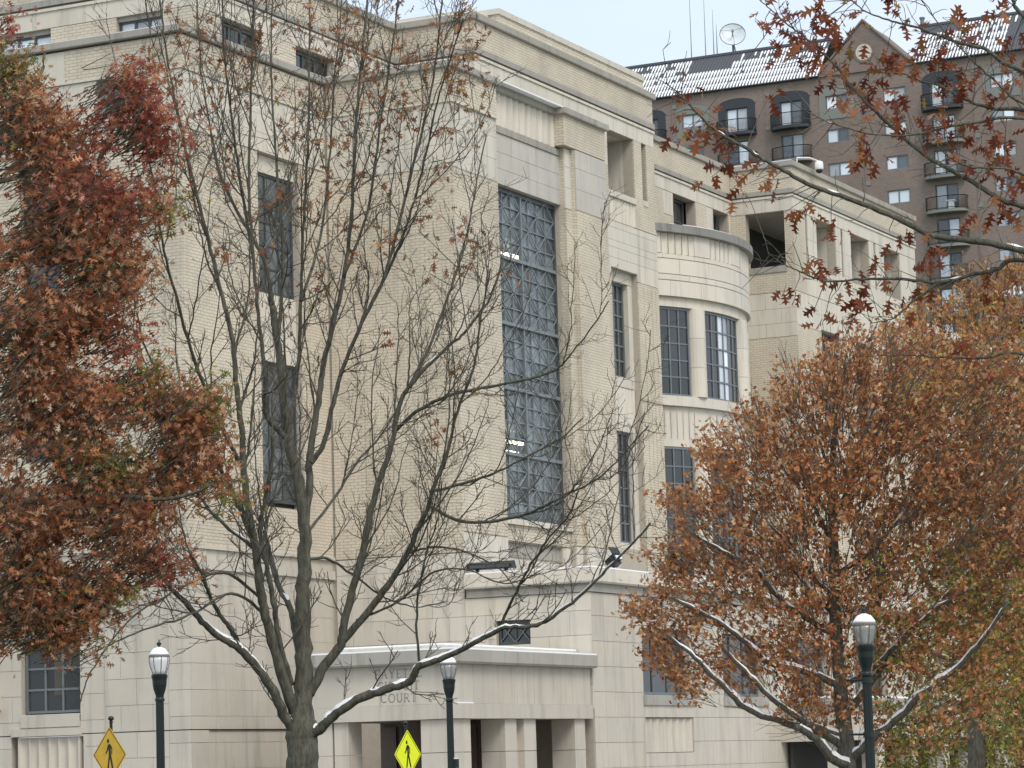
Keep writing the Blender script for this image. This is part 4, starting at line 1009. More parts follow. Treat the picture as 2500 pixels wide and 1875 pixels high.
ped_sign('fluorescent lime yellow pedestrian crossing sign in front of the porch', 'sign_lime', 994, 1781, 66, math.radians(57), 0)
# floodlights on the ledge
def floodlight(label, loc, head_dir, tilt, s=1.0):
    Fl = thing('floodlight', label, 'floodlight', loc, 'black floodlights on the stone ledge')
    x, y, z = loc; h = np.array([math.cos(head_dir)*math.cos(tilt), math.sin(head_dir)*math.cos(tilt), math.sin(tilt)])
    sd_ = np.array([-math.sin(head_dir), math.cos(head_dir), 0]); u = np.cross(h, sd_)
    c = np.array([x, y, z+.42*s])
    def obox(c, a, b, d, la, lb, ld): return [tuple(c+a*i*la+b*j*lb+d*k*ld) for k in (-1, 1) for i, j in ((-1, -1), (1, -1), (1, 1), (-1, 1))]
    m = MB(); m.hexa(obox(c, sd_, u, h, .3*s, .26*s, .12*s)); m.hexa(obox(c-h*.2*s, sd_, u, h, .2*s, .16*s, .08*s)); m.build('housing', 'black_metal', Fl)
    m = MB(); m.hexa(obox(c+h*.3*s+u*.27*s, sd_, u, h, .31*s, .012, .18*s)); m.build('visor', 'black_metal', Fl)
    m = MB(); m.hexa(obox(c+h*.123*s, sd_, u, h, .27*s, .23*s, .003)); m.build('lens', 'dark_glass', Fl)
    m = MB(); m.tube([(x, y, z), (x, y, z+.25*s)], .04*s, 8); m.lathe([(.1*s, z), (.1*s, z+.03)], x, y, 10)
    for q in (-1, 1): m.tube([np.array([x, y, z+.22*s]), c+sd_*q*.32*s-u*.1*s, c+sd_*q*.32*s], .02*s, 5)
    m.build('bracket', 'black_metal', Fl)
    m = MB(); m.hexa(obox(c+u*.275*s-h*.05, sd_, u, h, .2*s, .02, .08*s)); m.build('snow', 'snow', Fl)
floodlight('black floodlight tilted up on the corner of the ledge, below the narrow windows', (93.3, 42.45, 8.15), math.radians(80), math.radians(55), .8)
FB = thing('floodlight', 'long low black floodlight bar lying at the left end of the ledge', 'floodlight', (90.75, 46.0, 8.15), 'black floodlights on the stone ledge')
m = MB(); m.hexa([(90.6, 45.0, 8.27), (90.95, 45.0, 8.25), (90.95, 46.75, 8.25), (90.6, 46.75, 8.27), (90.62, 45.05, 8.40), (90.93, 45.05, 8.52), (90.93, 46.7, 8.52), (90.62, 46.7, 8.46)]); m.build('housing', 'black_metal', FB)
m = MB(); m.box(90.57, 90.6, 45.1, 46.6, 8.29, 8.4); m.build('lens', 'dark_glass', FB)
for y in (45.3, 46.4):
    m = MB(); m.box(90.72, 90.82, y-.05, y+.05, 8.15, 8.26); m.build('bracket', 'black_metal', FB)
floodlight('black floodlight farther along the ledge, seen beside the orange leaves', (99.6, 42.5, 8.15), math.radians(60), math.radians(35), 1.0)
# security camera at the parapet of the east pavilion
SC = thing('security_camera', 'white dome security camera on an arm at the roof corner', 'camera', (133.4, 49.9, 29.8))
m = MB(); m.tube([(132.6, 50.0, 29.78), (132.65, 50.0, 30.1), (133.3, 49.6, 30.16), (133.75, 49.35, 30.05)], .035, 8); m.build('arm', 'white_paint', SC)
m = MB(); m.lathe([(.07, 30.06), (.19, 30.0), (.21, 29.86), (.21, 29.68), (.19, 29.62)], 133.8, 49.32, 18); m.build('housing', 'white_paint', SC, smooth=True)
m = MB(); m.lathe([(.17, 29.62), (.155, 29.53), (.08, 29.46), (.02, 29.45)], 133.8, 49.32, 18); m.build('dome', 'black_metal', SC, smooth=True)
# ------------------------------------------------------------------ trees
V2P = 2500/2212.0
def v(px, py, dist): return at(px*V2P, py*V2P, dist)
def smooth(pts, sub=5, jit=0.0, rs=None):
    P = np.array(pts, float); n = len(P); out = []; rr = []
    for i in range(n-1):
        p0, p1, p2, p3 = P[max(i-1, 0)], P[i], P[i+1], P[min(i+2, n-1)]
        for k in range(sub):
            t = k/sub
            out.append(.5*((2*p1)+(-p0+p2)*t+(2*p0-5*p1+4*p2-p3)*t*t+(-p0+3*p1-3*p2+p3)*t**3))
            if rs is not None: rr.append(rs[i]*(1-t)+rs[i+1]*t)
    out.append(P[-1]); out = np.array(out)
    if rs is not None: rr.append(rs[-1])
    if jit > 0:
        j = nr.normal(0, jit, out.shape); j[0] = 0; j[-1] = 0; out += j
    return out, (np.array(rr) if rs is not None else None)
class Twigs:
    """many thin four-point stems made at once"""
    def __init__(s): s.P = []; s.R = []
    def add(s, pts, r0, r1): s.P.append(pts); s.R.append(np.linspace(r0, r1, len(pts)))
    def mesh(s, name, mat, parent, sides=3, kind='stuff'):
        if not s.P: return None
        P = np.array(s.P); R = np.array(s.R); N, K, _ = P.shape
        T = np.empty_like(P); T[:, 1:-1] = P[:, 2:]-P[:, :-2]; T[:, 0] = P[:, 1]-P[:, 0]; T[:, -1] = P[:, -1]-P[:, -2]
        T /= (np.linalg.norm(T, axis=2, keepdims=True)+1e-9)
        ref = np.array([.37, .21, .9]); a = np.cross(T, ref); a /= (np.linalg.norm(a, axis=2, keepdims=True)+1e-9); b = np.cross(T, a)
        vs_ = []
        for j in range(sides):
            th = 2*math.pi*j/sides; vs_.append(P+R[..., None]*(math.cos(th)*a+math.sin(th)*b))
        Vv = np.stack(vs_, axis=2).reshape(-1, 3)
        base = (np.arange(N)*K*sides)[:, None]; tri = []
        for i in range(K-1):
            for j in range(sides):
                j2 = (j+1) % sides
                q = np.array([i*sides+j, i*sides+j2, (i+1)*sides+j2, (i+1)*sides+j])
                tri.append(base+q[[0, 1, 2]]); tri.append(base+q[[0, 2, 3]])
        return np_mesh(name, Vv, np.concatenate(tri, axis=0), mat, parent, kind)
def unit(a): return a/(np.linalg.norm(a)+1e-9)
def stem(p, d, L, upb, jit=.12, K=4):
    pts = [p]; d = unit(d)
    for i in range(K-1):
        d = unit(d + np.array([0, 0, upb]) + nr.normal(0, jit, 3)); pts.append(pts[-1]+d*L/(K-1))
    return np.array(pts), d
def side_dir(t, ang):
    r = nr.normal(0, 1, 3); r -= t*(r@t); r = unit(r); return unit(t*math.cos(ang)+r*math.sin(ang))
# leaf outlines: half widths along the midrib
LEAF_A = [(0, .015), (.1, .03), (.16, .24), (.2, .26), (.27, .07), (.36, .10), (.46, .40), (.5, .41), (.56, .09), (.66, .12), (.75, .31), (.79, .3), (.82, .09), (.9, .10), (1, 0)]
LEAF_B = [(0, .012), (.12, .03), (.19, .27), (.28, .05), (.38, .07), (.5, .43), (.58, .06), (.66, .08), (.77, .33), (.83, .06), (1, 0)]
LEAF_C = [(0, .03), (.3, .38), (.45, .14), (.7, .32), (1, 0)]
def leaf_template(outline, curl=.18, droop=.25):
    V_ = []; T_ = []; n = len(outline)
    f = lambda t, w: (t, w, -droop*t*t + curl*abs(w)*1.2 - .3*curl*w*w)
    for (t, w) in outline: V_.append(f(t, 0))
    for (t, w) in outline: V_.append(f(min(1, t+.06*(w > .2)), w))
    for (t, w) in outline: V_.append(f(min(1, t+.06*(w > .2)), -w))
    for i in range(n-1):
        for off, fl in ((n, False), (2*n, True)):
            q = [i, i+1, off+i+1, off+i]
            if i == n-2: tri = [(q[0], q[1], q[3])]
            else: tri = [(q[0], q[1], q[2]), (q[0], q[2], q[3])]
            T_ += [(a, c, b) if fl else (a, b, c) for a, b, c in tri]
    return np.array(V_), np.array(T_)
def leaf_frames(N, axis_bias, spread=1.0):
    a = nr.normal(0, spread, (N, 3)) + axis_bias; a /= np.linalg.norm(a, axis=1, keepdims=True)
    r = nr.normal(0, 1, (N, 3)); r -= a*np.sum(a*r, axis=1, keepdims=True); r /= np.linalg.norm(r, axis=1, keepdims=True)
    return np.stack([a, r, np.cross(a, r)], axis=2)          # columns: axis, width, normal
def leaves_mesh(name, tpl, pos, size, fr, col, parent, kind='stuff'):
    Vt, Tt = tpl; N = len(pos)
    W = np.einsum('nij,kj->nki', fr, Vt)*size[:, None, None] + pos[:, None, :]
    Ti = (Tt[None]+(np.arange(N)*len(Vt))[:, None, None]).reshape(-1, 3)
    return np_mesh(name, W.reshape(-1, 3), Ti, 'leaf', parent, kind, np.repeat(col, len(Vt), axis=0))
def pick_cols(pal, N, jit=.18):
    P = np.array([c for c, w in pal]); w = np.array([w for c, w in pal], float); w /= w.sum()
    i = nr.choice(len(P), N, p=w); return np.clip(P[i]*nr.lognormal(0, jit, (N, 1)), .004, .8), i
def in_frame(p):
    d = p-CAM; z = d@FWD; x = 1250+F_PX*(d@RIGHT)/z; y = 937.5-F_PX*(d@UP)/z
    return (x > -5) & (x < 2505) & (y > -5) & (y < 1880)
def foliage(tree, tpl, pos, size, fr, pal, pick=None, ntop=300, cols=None):
    """the leaves that show largest are separate leaf objects, the rest is one mass"""
    N = len(pos); c, idx = pick_cols(pal, N)
    if cols is not None: c = cols
    dist = np.linalg.norm(pos-CAM, axis=1); score = size/dist*np.where(in_frame(pos), 1, 0)
    if pick is not None: score = score*pick
    order = np.argsort(-score); top = order[:min(ntop, N)]; rest_ = order[min(ntop, N):]
    q = 14; cen = []
    vars_ = []
    sel = nr.choice(N, q)
    for s_ in sel:
        me = np_mesh('leaf', tpl[0], tpl[1], 'leaf', None, None, np.repeat(c[s_][None], len(tpl[0]), axis=0)); d_ = me.data; bpy.data.objects.remove(me); vars_.append((c[s_], d_))
    VC = np.array([a for a, b in vars_])
    for i in top:
        k = int(np.argmin(np.sum((np.log(VC)-np.log(c[i]))**2, axis=1)))
        o = bpy.data.objects.new('leaf', vars_[k][1]); COL.objects.link(o)
        m4 = np.eye(4); m4[:3, :3] = fr[i]*size[i]; m4[:3, 3] = pos[i]
        o.parent = tree; o.matrix_parent_inverse = Matrix.Translation(-tree.location); o.matrix_basis = Matrix(m4.tolist())
    if len(rest_): leaves_mesh('leaves', tpl, pos[rest_], size[rest_], fr[rest_], c[rest_], tree)
def snow_on(mb, pts, rad, cover=.75, th=.38):
    """snow caps along the upper side of a limb"""
    run = []
    def flush(run):
        if len(run) < 3: return
        n = len(run); k0 = len(mb.v); S = 5
        for i, (p, r, t) in enumerate(run):
            sidev = unit(np.cross(t, [0, 0, 1])); upv = np.cross(sidev, t)
            e = min(i, n-1-i)/max(1, n*.25); e = min(1, e)**.5
            lump = .62+.5*math.sin(i*1.7+p[0]*9)*math.sin(i*.6+p[1]*5)+nr.uniform(-.12, .3); h = r*(1+th*e*max(.25, lump)*1.25); w = r*(.55+.3*e)*(.88+.18*lump)
            for j in range(S):
                a = math.pi*(j/(S-1)); mb.v.append(tuple(p + sidev*w*math.cos(a) + upv*(r*.55 + (h-r*.55)*math.sin(a))))
        for i in range(n-1):
            for j in range(S-1): mb.f.append((k0+i*S+j, k0+i*S+j+1, k0+(i+1)*S+j+1, k0+(i+1)*S+j))
        mb.f.append(tuple(k0+j for j in range(S))); mb.f.append(tuple(k0+(n-1)*S+j for j in reversed(range(S))))
    for i in range(len(pts)-1):
        t = unit(pts[i+1]-pts[i])
        if abs(t[2]) < .86 and rng.random() < cover: run.append((pts[i], rad[i], t))
        else: flush(run); run = []
    flush(run)
PXM = lambda r, dist: r*V2P*dist/F_PX                          # radius in picture units -> metres

# ---- bare oak in the middle
T1D = 47.0
base = v(655, 1700, T1D)
T1 = thing('oak_tree', 'nearly bare grey oak tree with snow on its lower limbs and a few rust leaves', 'tree', (float(base[0]), float(base[1]), 0))
def limb_pts(vp, d0, d1):
    n = len(vp); return [v(x, y, d0+(d1-d0)*i/(n-1)) for i, (x, y) in enumerate(vp)]
TRUNK = ([(657, 1960), (656, 1850), (655, 1700), (652, 1620), (650, 1560), (653, 1500), (655, 1400), (654, 1300), (656, 1220), (657, 1130), (640, 1020), (622, 950), (612, 860), (600, 750), (590, 660)],
         [46, 40, 37, 35, 33, 24, 21, 18.5, 17, 15, 14, 12.5, 11, 8.5, 7])
LIMBS = [  # points, radius start, end, depth end, snow
    ([(640, 1590), (612, 1540), (590, 1490), (545, 1430), (515, 1400), (470, 1372), (430, 1335), (400, 1300), (370, 1270), (345, 1240), (320, 1215)], 16, 6, 45.5, .985),
    ([(515, 1400), (500, 1360), (470, 1320), (450, 1280), (436, 1240), (410, 1190)], 8, 4, 45.0, .6),
    ([(648, 1560), (622, 1500), (592, 1400), (572, 1320), (560, 1260), (552, 1180), (538, 1110), (527, 1020), (522, 930), (512, 840), (500, 720), (470, 600), (440, 480), (410, 360), (385, 250), (360, 120), (345, 0)], 17, 2.5, 44.5, .15),
    ([(630, 1480), (605, 1390), (590, 1300), (575, 1220), (562, 1150), (570, 1090), (585, 1010), (590, 940)], 9, 5, 46, .2),
    ([(655, 1460), (640, 1380), (625, 1310), (600, 1260), (580, 1180), (568, 1130)], 12, 6, 48.5, .5),
    ([(660, 1590), (690, 1575), (722, 1545), (770, 1512), (830, 1490), (885, 1472), (905, 1440), (960, 1420), (1010, 1395), (1060, 1370), (1092, 1355), (1160, 1350), (1210, 1320), (1260, 1280), (1310, 1230), (1370, 1170), (1405, 1130)], 16, 3, 44.5, .985),
    ([(1075, 1362), (1110, 1290), (1140, 1230), (1180, 1170), (1230, 1110), (1250, 1060)], 5, 2, 44, .1),
    ([(668, 1500), (700, 1440), (735, 1392), (745, 1340), (766, 1260), (786, 1180), (803, 1093), (822, 1030), (845, 965), (862, 880), (881, 839), (926, 788), (974, 744), (1008, 713), (1060, 640), (1085, 560)], 15, 3, 46, .15),
    ([(735, 1392), (803, 1312), (851, 1245), (881, 1193), (905, 1138), (926, 1093), (936, 1054), (967, 975), (987, 890), (1025, 788), (1040, 680), (1060, 580)], 11, 2.5, 45, .12),
    ([(655, 1190), (664, 1088), (671, 972), (688, 870), (698, 796), (720, 700), (742, 600), (758, 480), (765, 350), (775, 200), (790, 50), (795, -30)], 12, 3, 48, .1),
    ([(672, 1000), (700, 955), (717, 884), (741, 796), (790, 680), (830, 600), (862, 480), (900, 330), (930, 200), (945, 100), (955, 0)], 8, 2.5, 46, .05),
    ([(622, 950), (596, 925), (575, 895), (571, 860), (573, 820), (560, 700), (548, 560), (538, 420), (540, 280), (545, 120), (550, -30)], 9, 3, 46, .1),
    ([(622, 950), (632, 880), (645, 780), (650, 650), (655, 500), (665, 330), (668, 150), (670, -20)], 8, 2.5, 48.5, .05),
    ([(590, 660), (570, 560), (520, 470), (480, 390), (455, 280), (435, 150), (425, -20)], 6, 2, 48, 0),
    ([(548, 560), (520, 400), (500, 250), (485, 120), (480, -20)], 5, 2, 45, 0),
    ([(600, 750), (612, 560), (602, 420), (592, 280), (585, 130), (590, -30)], 6, 2, 47, 0),
    ([(650, 650), (690, 520), (712, 350), (720, 200), (735, 50), (738, -30)], 5, 2, 49.5, 0),
    ([(742, 600), (790, 470), (810, 350), (830, 220), (850, 80), (865, -30)], 5, 2, 46.5, 0),
    ([(790, 680), (850, 560), (890, 450), (920, 330), (950, 200), (985, 90), (1000, 40)], 5, 2, 44.5, 0),
    ([(885, 838), (930, 740), (975, 620), (1010, 500), (1030, 390), (1050, 290)], 5, 2, 47.5, 0),
    ([(855, 930), (900, 890), (974, 852), (1076, 832), (1189, 804), (1226, 774), (1290, 690), (1315, 650)], 6, 1.8, 45.5, .1),
    ([(527, 1020), (470, 900), (420, 780), (380, 640), (350, 520), (330, 380), (300, 250)], 7, 2, 43.5, .1),
    ([(552, 1180), (500, 1060), (440, 950), (395, 880), (350, 820), (310, 740), (290, 640)], 7, 2, 44.5, .4),
    ([(560, 1290), (495, 1240), (437, 1247), (358, 1288), (297, 1325), (239, 1387), (191, 1462), (174, 1516)], 5, 1.8, 44, .1),
    ([(575, 1330), (500, 1282), (410, 1329), (307, 1362), (225, 1400), (171, 1430)], 5, 1.8, 43, .1),
    ([(926, 1093), (1008, 1128), (1110, 1118), (1175, 1094), (1223, 1068), (1287, 1037), (1339, 989), (1400, 920)], 5.5, 1.8, 44, .2),
    ([(936, 1060), (1042, 1033), (1110, 1002), (1209, 948), (1260, 900)], 4.5, 1.8, 46, .1),
    ([(656, 1215), (700, 1205), (760, 1240), (830, 1290), (900, 1310), (960, 1300)], 5, 2, 49, .6),
    ([(770, 1340), (860, 1300), (930, 1240), (1000, 1230), (1090, 1260), (1160, 1240)], 4, 1.6, 45, .3),
    ([(880, 1196), (930, 1182), (1000, 1190), (1080, 1230), (1130, 1300)], 4, 1.6, 46, .1),
    ([(905, 1440), (900, 1330), (915, 1220), (945, 1120), (955, 1040)], 4, 1.8, 46, 0),
    ([(575, 1200), (480, 1130), (420, 1060), (360, 1000), (320, 930)], 6, 2, 47.5, .5),
    ([(656, 1160), (720, 1080), (770, 1000), (830, 930), (900, 800), (950, 700)], 5, 2, 49.5, .1),
]
def grow(tree, dist, limbs, tw, spacing, levels, tips, min_r=1.5, start=.12):
    """side branches and twigs on every limb"""
    for (P, R, fall) in limbs:
        L = np.cumsum(np.r_[0, np.linalg.norm(np.diff(P, axis=0), axis=1)]); tot = L[-1]; s = tot*start
        while s < tot:
            i = min(int(np.searchsorted(L, s)), len(P)-1); t = unit(P[min(i+1, len(P)-1)]-P[max(i-1, 0)]); fr_ = s/tot
            ln = levels[0]*(1.15-.55*fr_)*nr.uniform(.5, 1.25)
            b, bd = stem(P[i], side_dir(t, nr.uniform(.55, 1.15)), ln, .16, .14)
            r = max(.0075, min(R[i]*.5, .0135))*nr.uniform(.8, 1.15); tw.add(b, r, r*.5)
            k = .25
            while k < 1:
                j = min(int(k*3), 2); p = b[j]+(b[j+1]-b[j])*(k*3-j); td = unit(b[j+1]-b[j])
                l2 = levels[1]*nr.uniform(.45, 1.2)
                c, cd_ = stem(p, side_dir(td, nr.uniform(.5, 1.1)), l2, .14, .2); tw.add(c, r*.62, r*.42)
                for _ in range(levels[3]):
                    f_ = nr.uniform(.2, .95)*3; q = min(int(f_), 2); pp = c[q]+(c[q+1]-c[q])*(f_-q)
                    e, _d = stem(pp, side_dir(unit(c[q+1]-c[q]), nr.uniform(.6, 1.2)), levels[2]*nr.uniform(.5, 1.3), .2, .25); tw.add(e, r*.46, r*.34); tips.append(e[-1])
                tips.append(c[-1]); k += nr.uniform(.16, .3)
            tips.append(b[-1]); s += spacing*nr.uniform(.6, 1.5)
snow = MB(); lim3 = []
P, R = smooth([v(x, y, T1D) for i, (x, y) in enumerate(TRUNK[0])], 5, .012, [PXM(r*(1 if i < 5 else .86), T1D) for i, r in enumerate(TRUNK[1])])
m = MB(); R2 = R*(1+nr.normal(0, .03, len(R))); m.tube(P, R2, 14); m.build('trunk', 'bark', T1, smooth=True); lim3.append((P, R, 1))
for (vp, r0, r1, d1, sn) in LIMBS:
    n = len(vp); pts = limb_pts(vp, T1D, d1); rs = [PXM(.76*(r1+(r0-r1)*(1-i/(n-1))**1.3), T1D) for i in range(n)]
    P, R = smooth(pts, 6, .006, rs); m = MB(); m.tube(P, R*(1+nr.normal(0, .035, len(R))), 9 if r0 > 6 else 6); m.build('limb', 'bark', T1, smooth=True)
    lim3.append((P, R, 1))
    if sn > 0: snow_on(snow, P, R, sn)
snow.build('snow', 'snow', T1, 'stuff', smooth=True)
tw = Twigs(); tips = []
sec = []
for (P, R, _q) in lim3:                                      # secondary branches, upright
    L = np.cumsum(np.r_[0, np.linalg.norm(np.diff(P, axis=0), axis=1)]); s = max(1.0, L[-1]*.22)
    while s < L[-1]:
        i = min(int(np.searchsorted(L, s)), len(P)-1); t = unit(P[min(i+1, len(P)-1)]-P[max(i-1, 0)])
        if P[i][2] > 4.2:
            b, _d = stem(P[i], side_dir(t, nr.uniform(.3, .65)), nr.uniform(1.2, 2.7), .2, .07, 7); r = min(R[i]*.55, nr.uniform(.015, .026))
            bs_, rs2 = smooth(b, 3, .006, list(np.linspace(r, .006, 7))); sec.append((bs_, rs2, 1))
        s += nr.uniform(.55, 1.1)
m = MB()
for (P, R, _q) in sec: m.tube(P, R, 5, False)
m.build('branches', 'bark', T1, 'stuff', smooth=True)
grow(T1, T1D, lim3[1:], tw, .44, (.95, .45, .2, 2), tips)
grow(T1, T1D, sec, tw, .31, (.62, .34, .17, 1), tips, start=.1)
tw.mesh('twigs', 'twig', T1)
# rust leaves left on the crown
tips = np.array(tips); dd = tips-CAM; zz = dd@FWD; tx = (1250+F_PX*(dd@RIGHT)/zz)/V2P; ty = (937.5-F_PX*(dd@UP)/zz)/V2P
wgt = np.clip(1.15-ty/760, .015, 1)*np.where(tx < 1060, 1, .06)*np.where(tx > 330, 1, .5)
cl = tips[nr.choice(len(tips), 215, replace=False, p=wgt/wgt.sum())]
pos = np.concatenate([c + nr.normal(0, .13, (nr.integers(4, 13), 3)) for c in cl])
PAL1 = [((0.357, 0.157, 0.072), 4), ((0.273, 0.106, 0.054), 3), ((0.441, 0.235, 0.102), 3), ((0.210, 0.090, 0.054), 2), ((0.462, 0.325, 0.084), .7), ((0.504, 0.314, 0.216), 1.5)]
foliage(T1, leaf_template(LEAF_A, .2, .3), pos, nr.uniform(.10, .15, len(pos)), leaf_frames(len(pos), np.array([0, 0, -.7])), PAL1)

# ---- red oak at the left, trunk outside the picture
T2D = 42.0
b2_ = at(-330, 1900, T2D); T2 = thing('red_oak_tree', 'dense red and rust leaved oak at the left edge', 'tree', (float(b2_[0]), float(b2_[1]), 0))
rs_ = [.3, .26, .22, .17, .1, .05]
P, R = smooth([(b2_[0], b2_[1], 0)] + [at(x, y, T2D) for x, y in ((-325, 1500), (-300, 1000), (-280, 500), (-260, 100), (-240, -200))], 5, .01, rs_)
m = MB(); m.tube(P, R, 12); m.build('trunk', 'bark', T2, smooth=True)
lim3 = []
for (pp, r0, d1) in (([(-300, 1000), (-120, 780), (69, 602), (170, 505), (208, 440), (278, 336), (309, 289)], .11, 48.5), ([(-310, 1250), (-150, 1120), (0, 1052), (58, 1048), (147, 1029), (300, 985), (420, 960)], .09, 49),
                     ([(-320, 1450), (-150, 1300), (60, 1240), (250, 1210), (420, 1220), (520, 1180)], .08, 48), ([(-290, 700), (-120, 500), (20, 330), (90, 200), (110, 130)], .09, 50.5),
                     ([(-310, 1300), (-120, 1250), (80, 1330), (200, 1440), (300, 1500)], .08, 48.5), ([(-320, 1500), (-180, 1420), (-20, 1450), (100, 1530), (160, 1560)], .06, 49.5),
                     ([(-300, 900), (-80, 860), (120, 800), (300, 720), (380, 650)], .09, 51.5), ([(-285, 600), (-100, 480), (120, 400), (260, 280)], .08, 52)):
    P, R = smooth([at(x, y, T2D+(d1-50.0)*i/(len(pp)-1)) for i, (x, y) in enumerate(pp)], 5, .015, list(np.linspace(r0, .012, len(pp))))
    m = MB(); m.tube(P, R, 8); m.build('limb', 'bark', T2, smooth=True); lim3.append((P, R))
RED, RUST, OLV = 0, 1, 2
BLOBS = [(20, 60, 34, 34, RED, .5), (25, 165, 55, 55, OLV, .8), (55, 245, 90, 65, RUST, .9), (100, 330, 110, 80, RUST, 1), (285, 215, 75, 70, RED, .8), (330, 290, 62, 55, RED, .9), (265, 315, 100, 62, RED, 1), (300, 165, 50, 40, RUST, .5),
         (180, 425, 185, 90, RED, 1.1), (350, 450, 36, 50, OLV, .6), (150, 550, 175, 95, RUST, 1.2), (290, 560, 50, 60, RUST, .8), (225, 590, 50, 35, OLV, .8), (110, 690, 165, 95, RUST, 1.2), (250, 735, 65, 60, RED, .9), (330, 815, 46, 36, OLV, .7),
         (90, 840, 150, 95, RUST, 1.2), (235, 880, 120, 75, RUST, 1), (365, 870, 60, 46, RUST, .7), (462, 860, 46, 52, OLV, .6), (430, 935, 58, 55, RUST, .8), (90, 990, 140, 80, RUST, 1.1), (235, 1000, 115, 60, OLV, .9), (375, 1025, 72, 55, RUST, .8), (475, 1060, 50, 36, OLV, .5),
         (80, 1110, 135, 80, RUST, 1.1), (235, 1130, 145, 72, RUST, 1), (370, 1130, 70, 46, RUST, .7), (55, 1240, 105, 90, RUST, 1.1), (180, 1235, 112, 75, RUST, 1), (335, 1215, 60, 46, RED, .8), (400, 1210, 26, 32, RUST, .5), (60, 1335, 85, 60, RUST, .9), (170, 1325, 92, 56, RUST, .8), (250, 1285, 46, 46, OLV, .6),
         (400, 900, 70, 55, RUST, .8), (430, 1000, 62, 50, RUST, .8), (350, 960, 80, 60, RUST, .8), (300, 1080, 95, 60, RUST, .9), (420, 1110, 55, 40, RUST, .7), (470, 890, 45, 45, OLV, .7),
         (25, 1395, 32, 28, RUST, .6), (112, 1380, 62, 28, RUST, .7), (220, 1395, 28, 22, OLV, .6)]
PALS = {RED: [((.36, .085, .062), 4), ((.44, .145, .09), 4), ((.24, .06, .045), 2), ((.60, .30, .22), 2), ((.46, .20, .09), 3)],
        RUST: [((0.50, 0.205, 0.095), 5), ((0.38, 0.14, 0.07), 3.5), ((0.60, 0.30, 0.15), 4), ((0.72, 0.47, 0.34), 2.4), ((0.26, 0.09, 0.052), 1.2), ((0.299, 0.260, 0.075), .7)],
        OLV: [((0.325, 0.267, 0.075), 3), ((0.204, 0.229, 0.060), 3), ((0.461, 0.229, 0.094), 3), ((0.122, 0.183, 0.051), 1.2), ((0.597, 0.458, 0.152), 1)]}
pos = []; colr = []; tw = Twigs()
for (bx, by, rx, ry, pk, dens) in BLOBS:
    n = max(8, int(rx*ry*dens*.0255*(.95 if bx > 340 else (1.2 if bx < 200 else 1)))); sc_ = T2D*V2P/F_PX
    c0 = v(bx, by, T2D-1.0); f1, f2, f3 = nr.uniform(0, 6.3, 3)
    for _ in range(n):
        q = nr.normal(0, 1, 3); q = q/np.linalg.norm(q)*nr.uniform(0, 1)**.45; th_ = math.atan2(q[1], q[0]); q = q*(1+.26*math.sin(3*th_+f1)+.2*math.sin(7*th_+f2)+.14*math.sin(13*th_+f3))
        c = c0 + RIGHT*q[0]*rx*sc_ + UP*q[1]*ry*sc_ + FWD*q[2]*min(2.2, max(rx, ry)*sc_*1.2)
        dq = c-CAM; zq = dq@FWD; xq, yq = (dq@RIGHT)/zq*F_PX, (dq@UP)/zq*F_PX
        if math.sin(xq*.021+yq*.011)+math.sin(yq*.027-xq*.008+1.1)+.6*math.sin(xq*.05+2)*math.sin(yq*.055) < nr.uniform(-1.5, .1): continue
        k = nr.integers(4, 9); ps = c+nr.normal(0, .145, (k, 3)); pos.append(ps); colr.append(pick_cols(PALS[pk], k)[0])
        b, _d = stem(c-(RIGHT*nr.uniform(.2, .5)+UP*nr.uniform(.0, .3)+FWD*nr.normal(0, .2)), (RIGHT+UP*.5)+nr.normal(0, .3, 3), .5, .1); tw.add(b, .009, .004)
pos = np.concatenate(pos); colr = np.concatenate(colr)
tw.mesh('twigs', 'twig', T2)
near = np.clip(1-(np.linalg.norm(pos[:, :2], axis=1)-T2D+3)/6, .05, 1)
foliage(T2, leaf_template(LEAF_B, .2, .3), pos, np.clip(nr.lognormal(math.log(.108), .28, len(pos)), .05, .17), leaf_frames(len(pos), np.array([.25, -.2, -.45])), PALS[RUST], near, cols=colr)

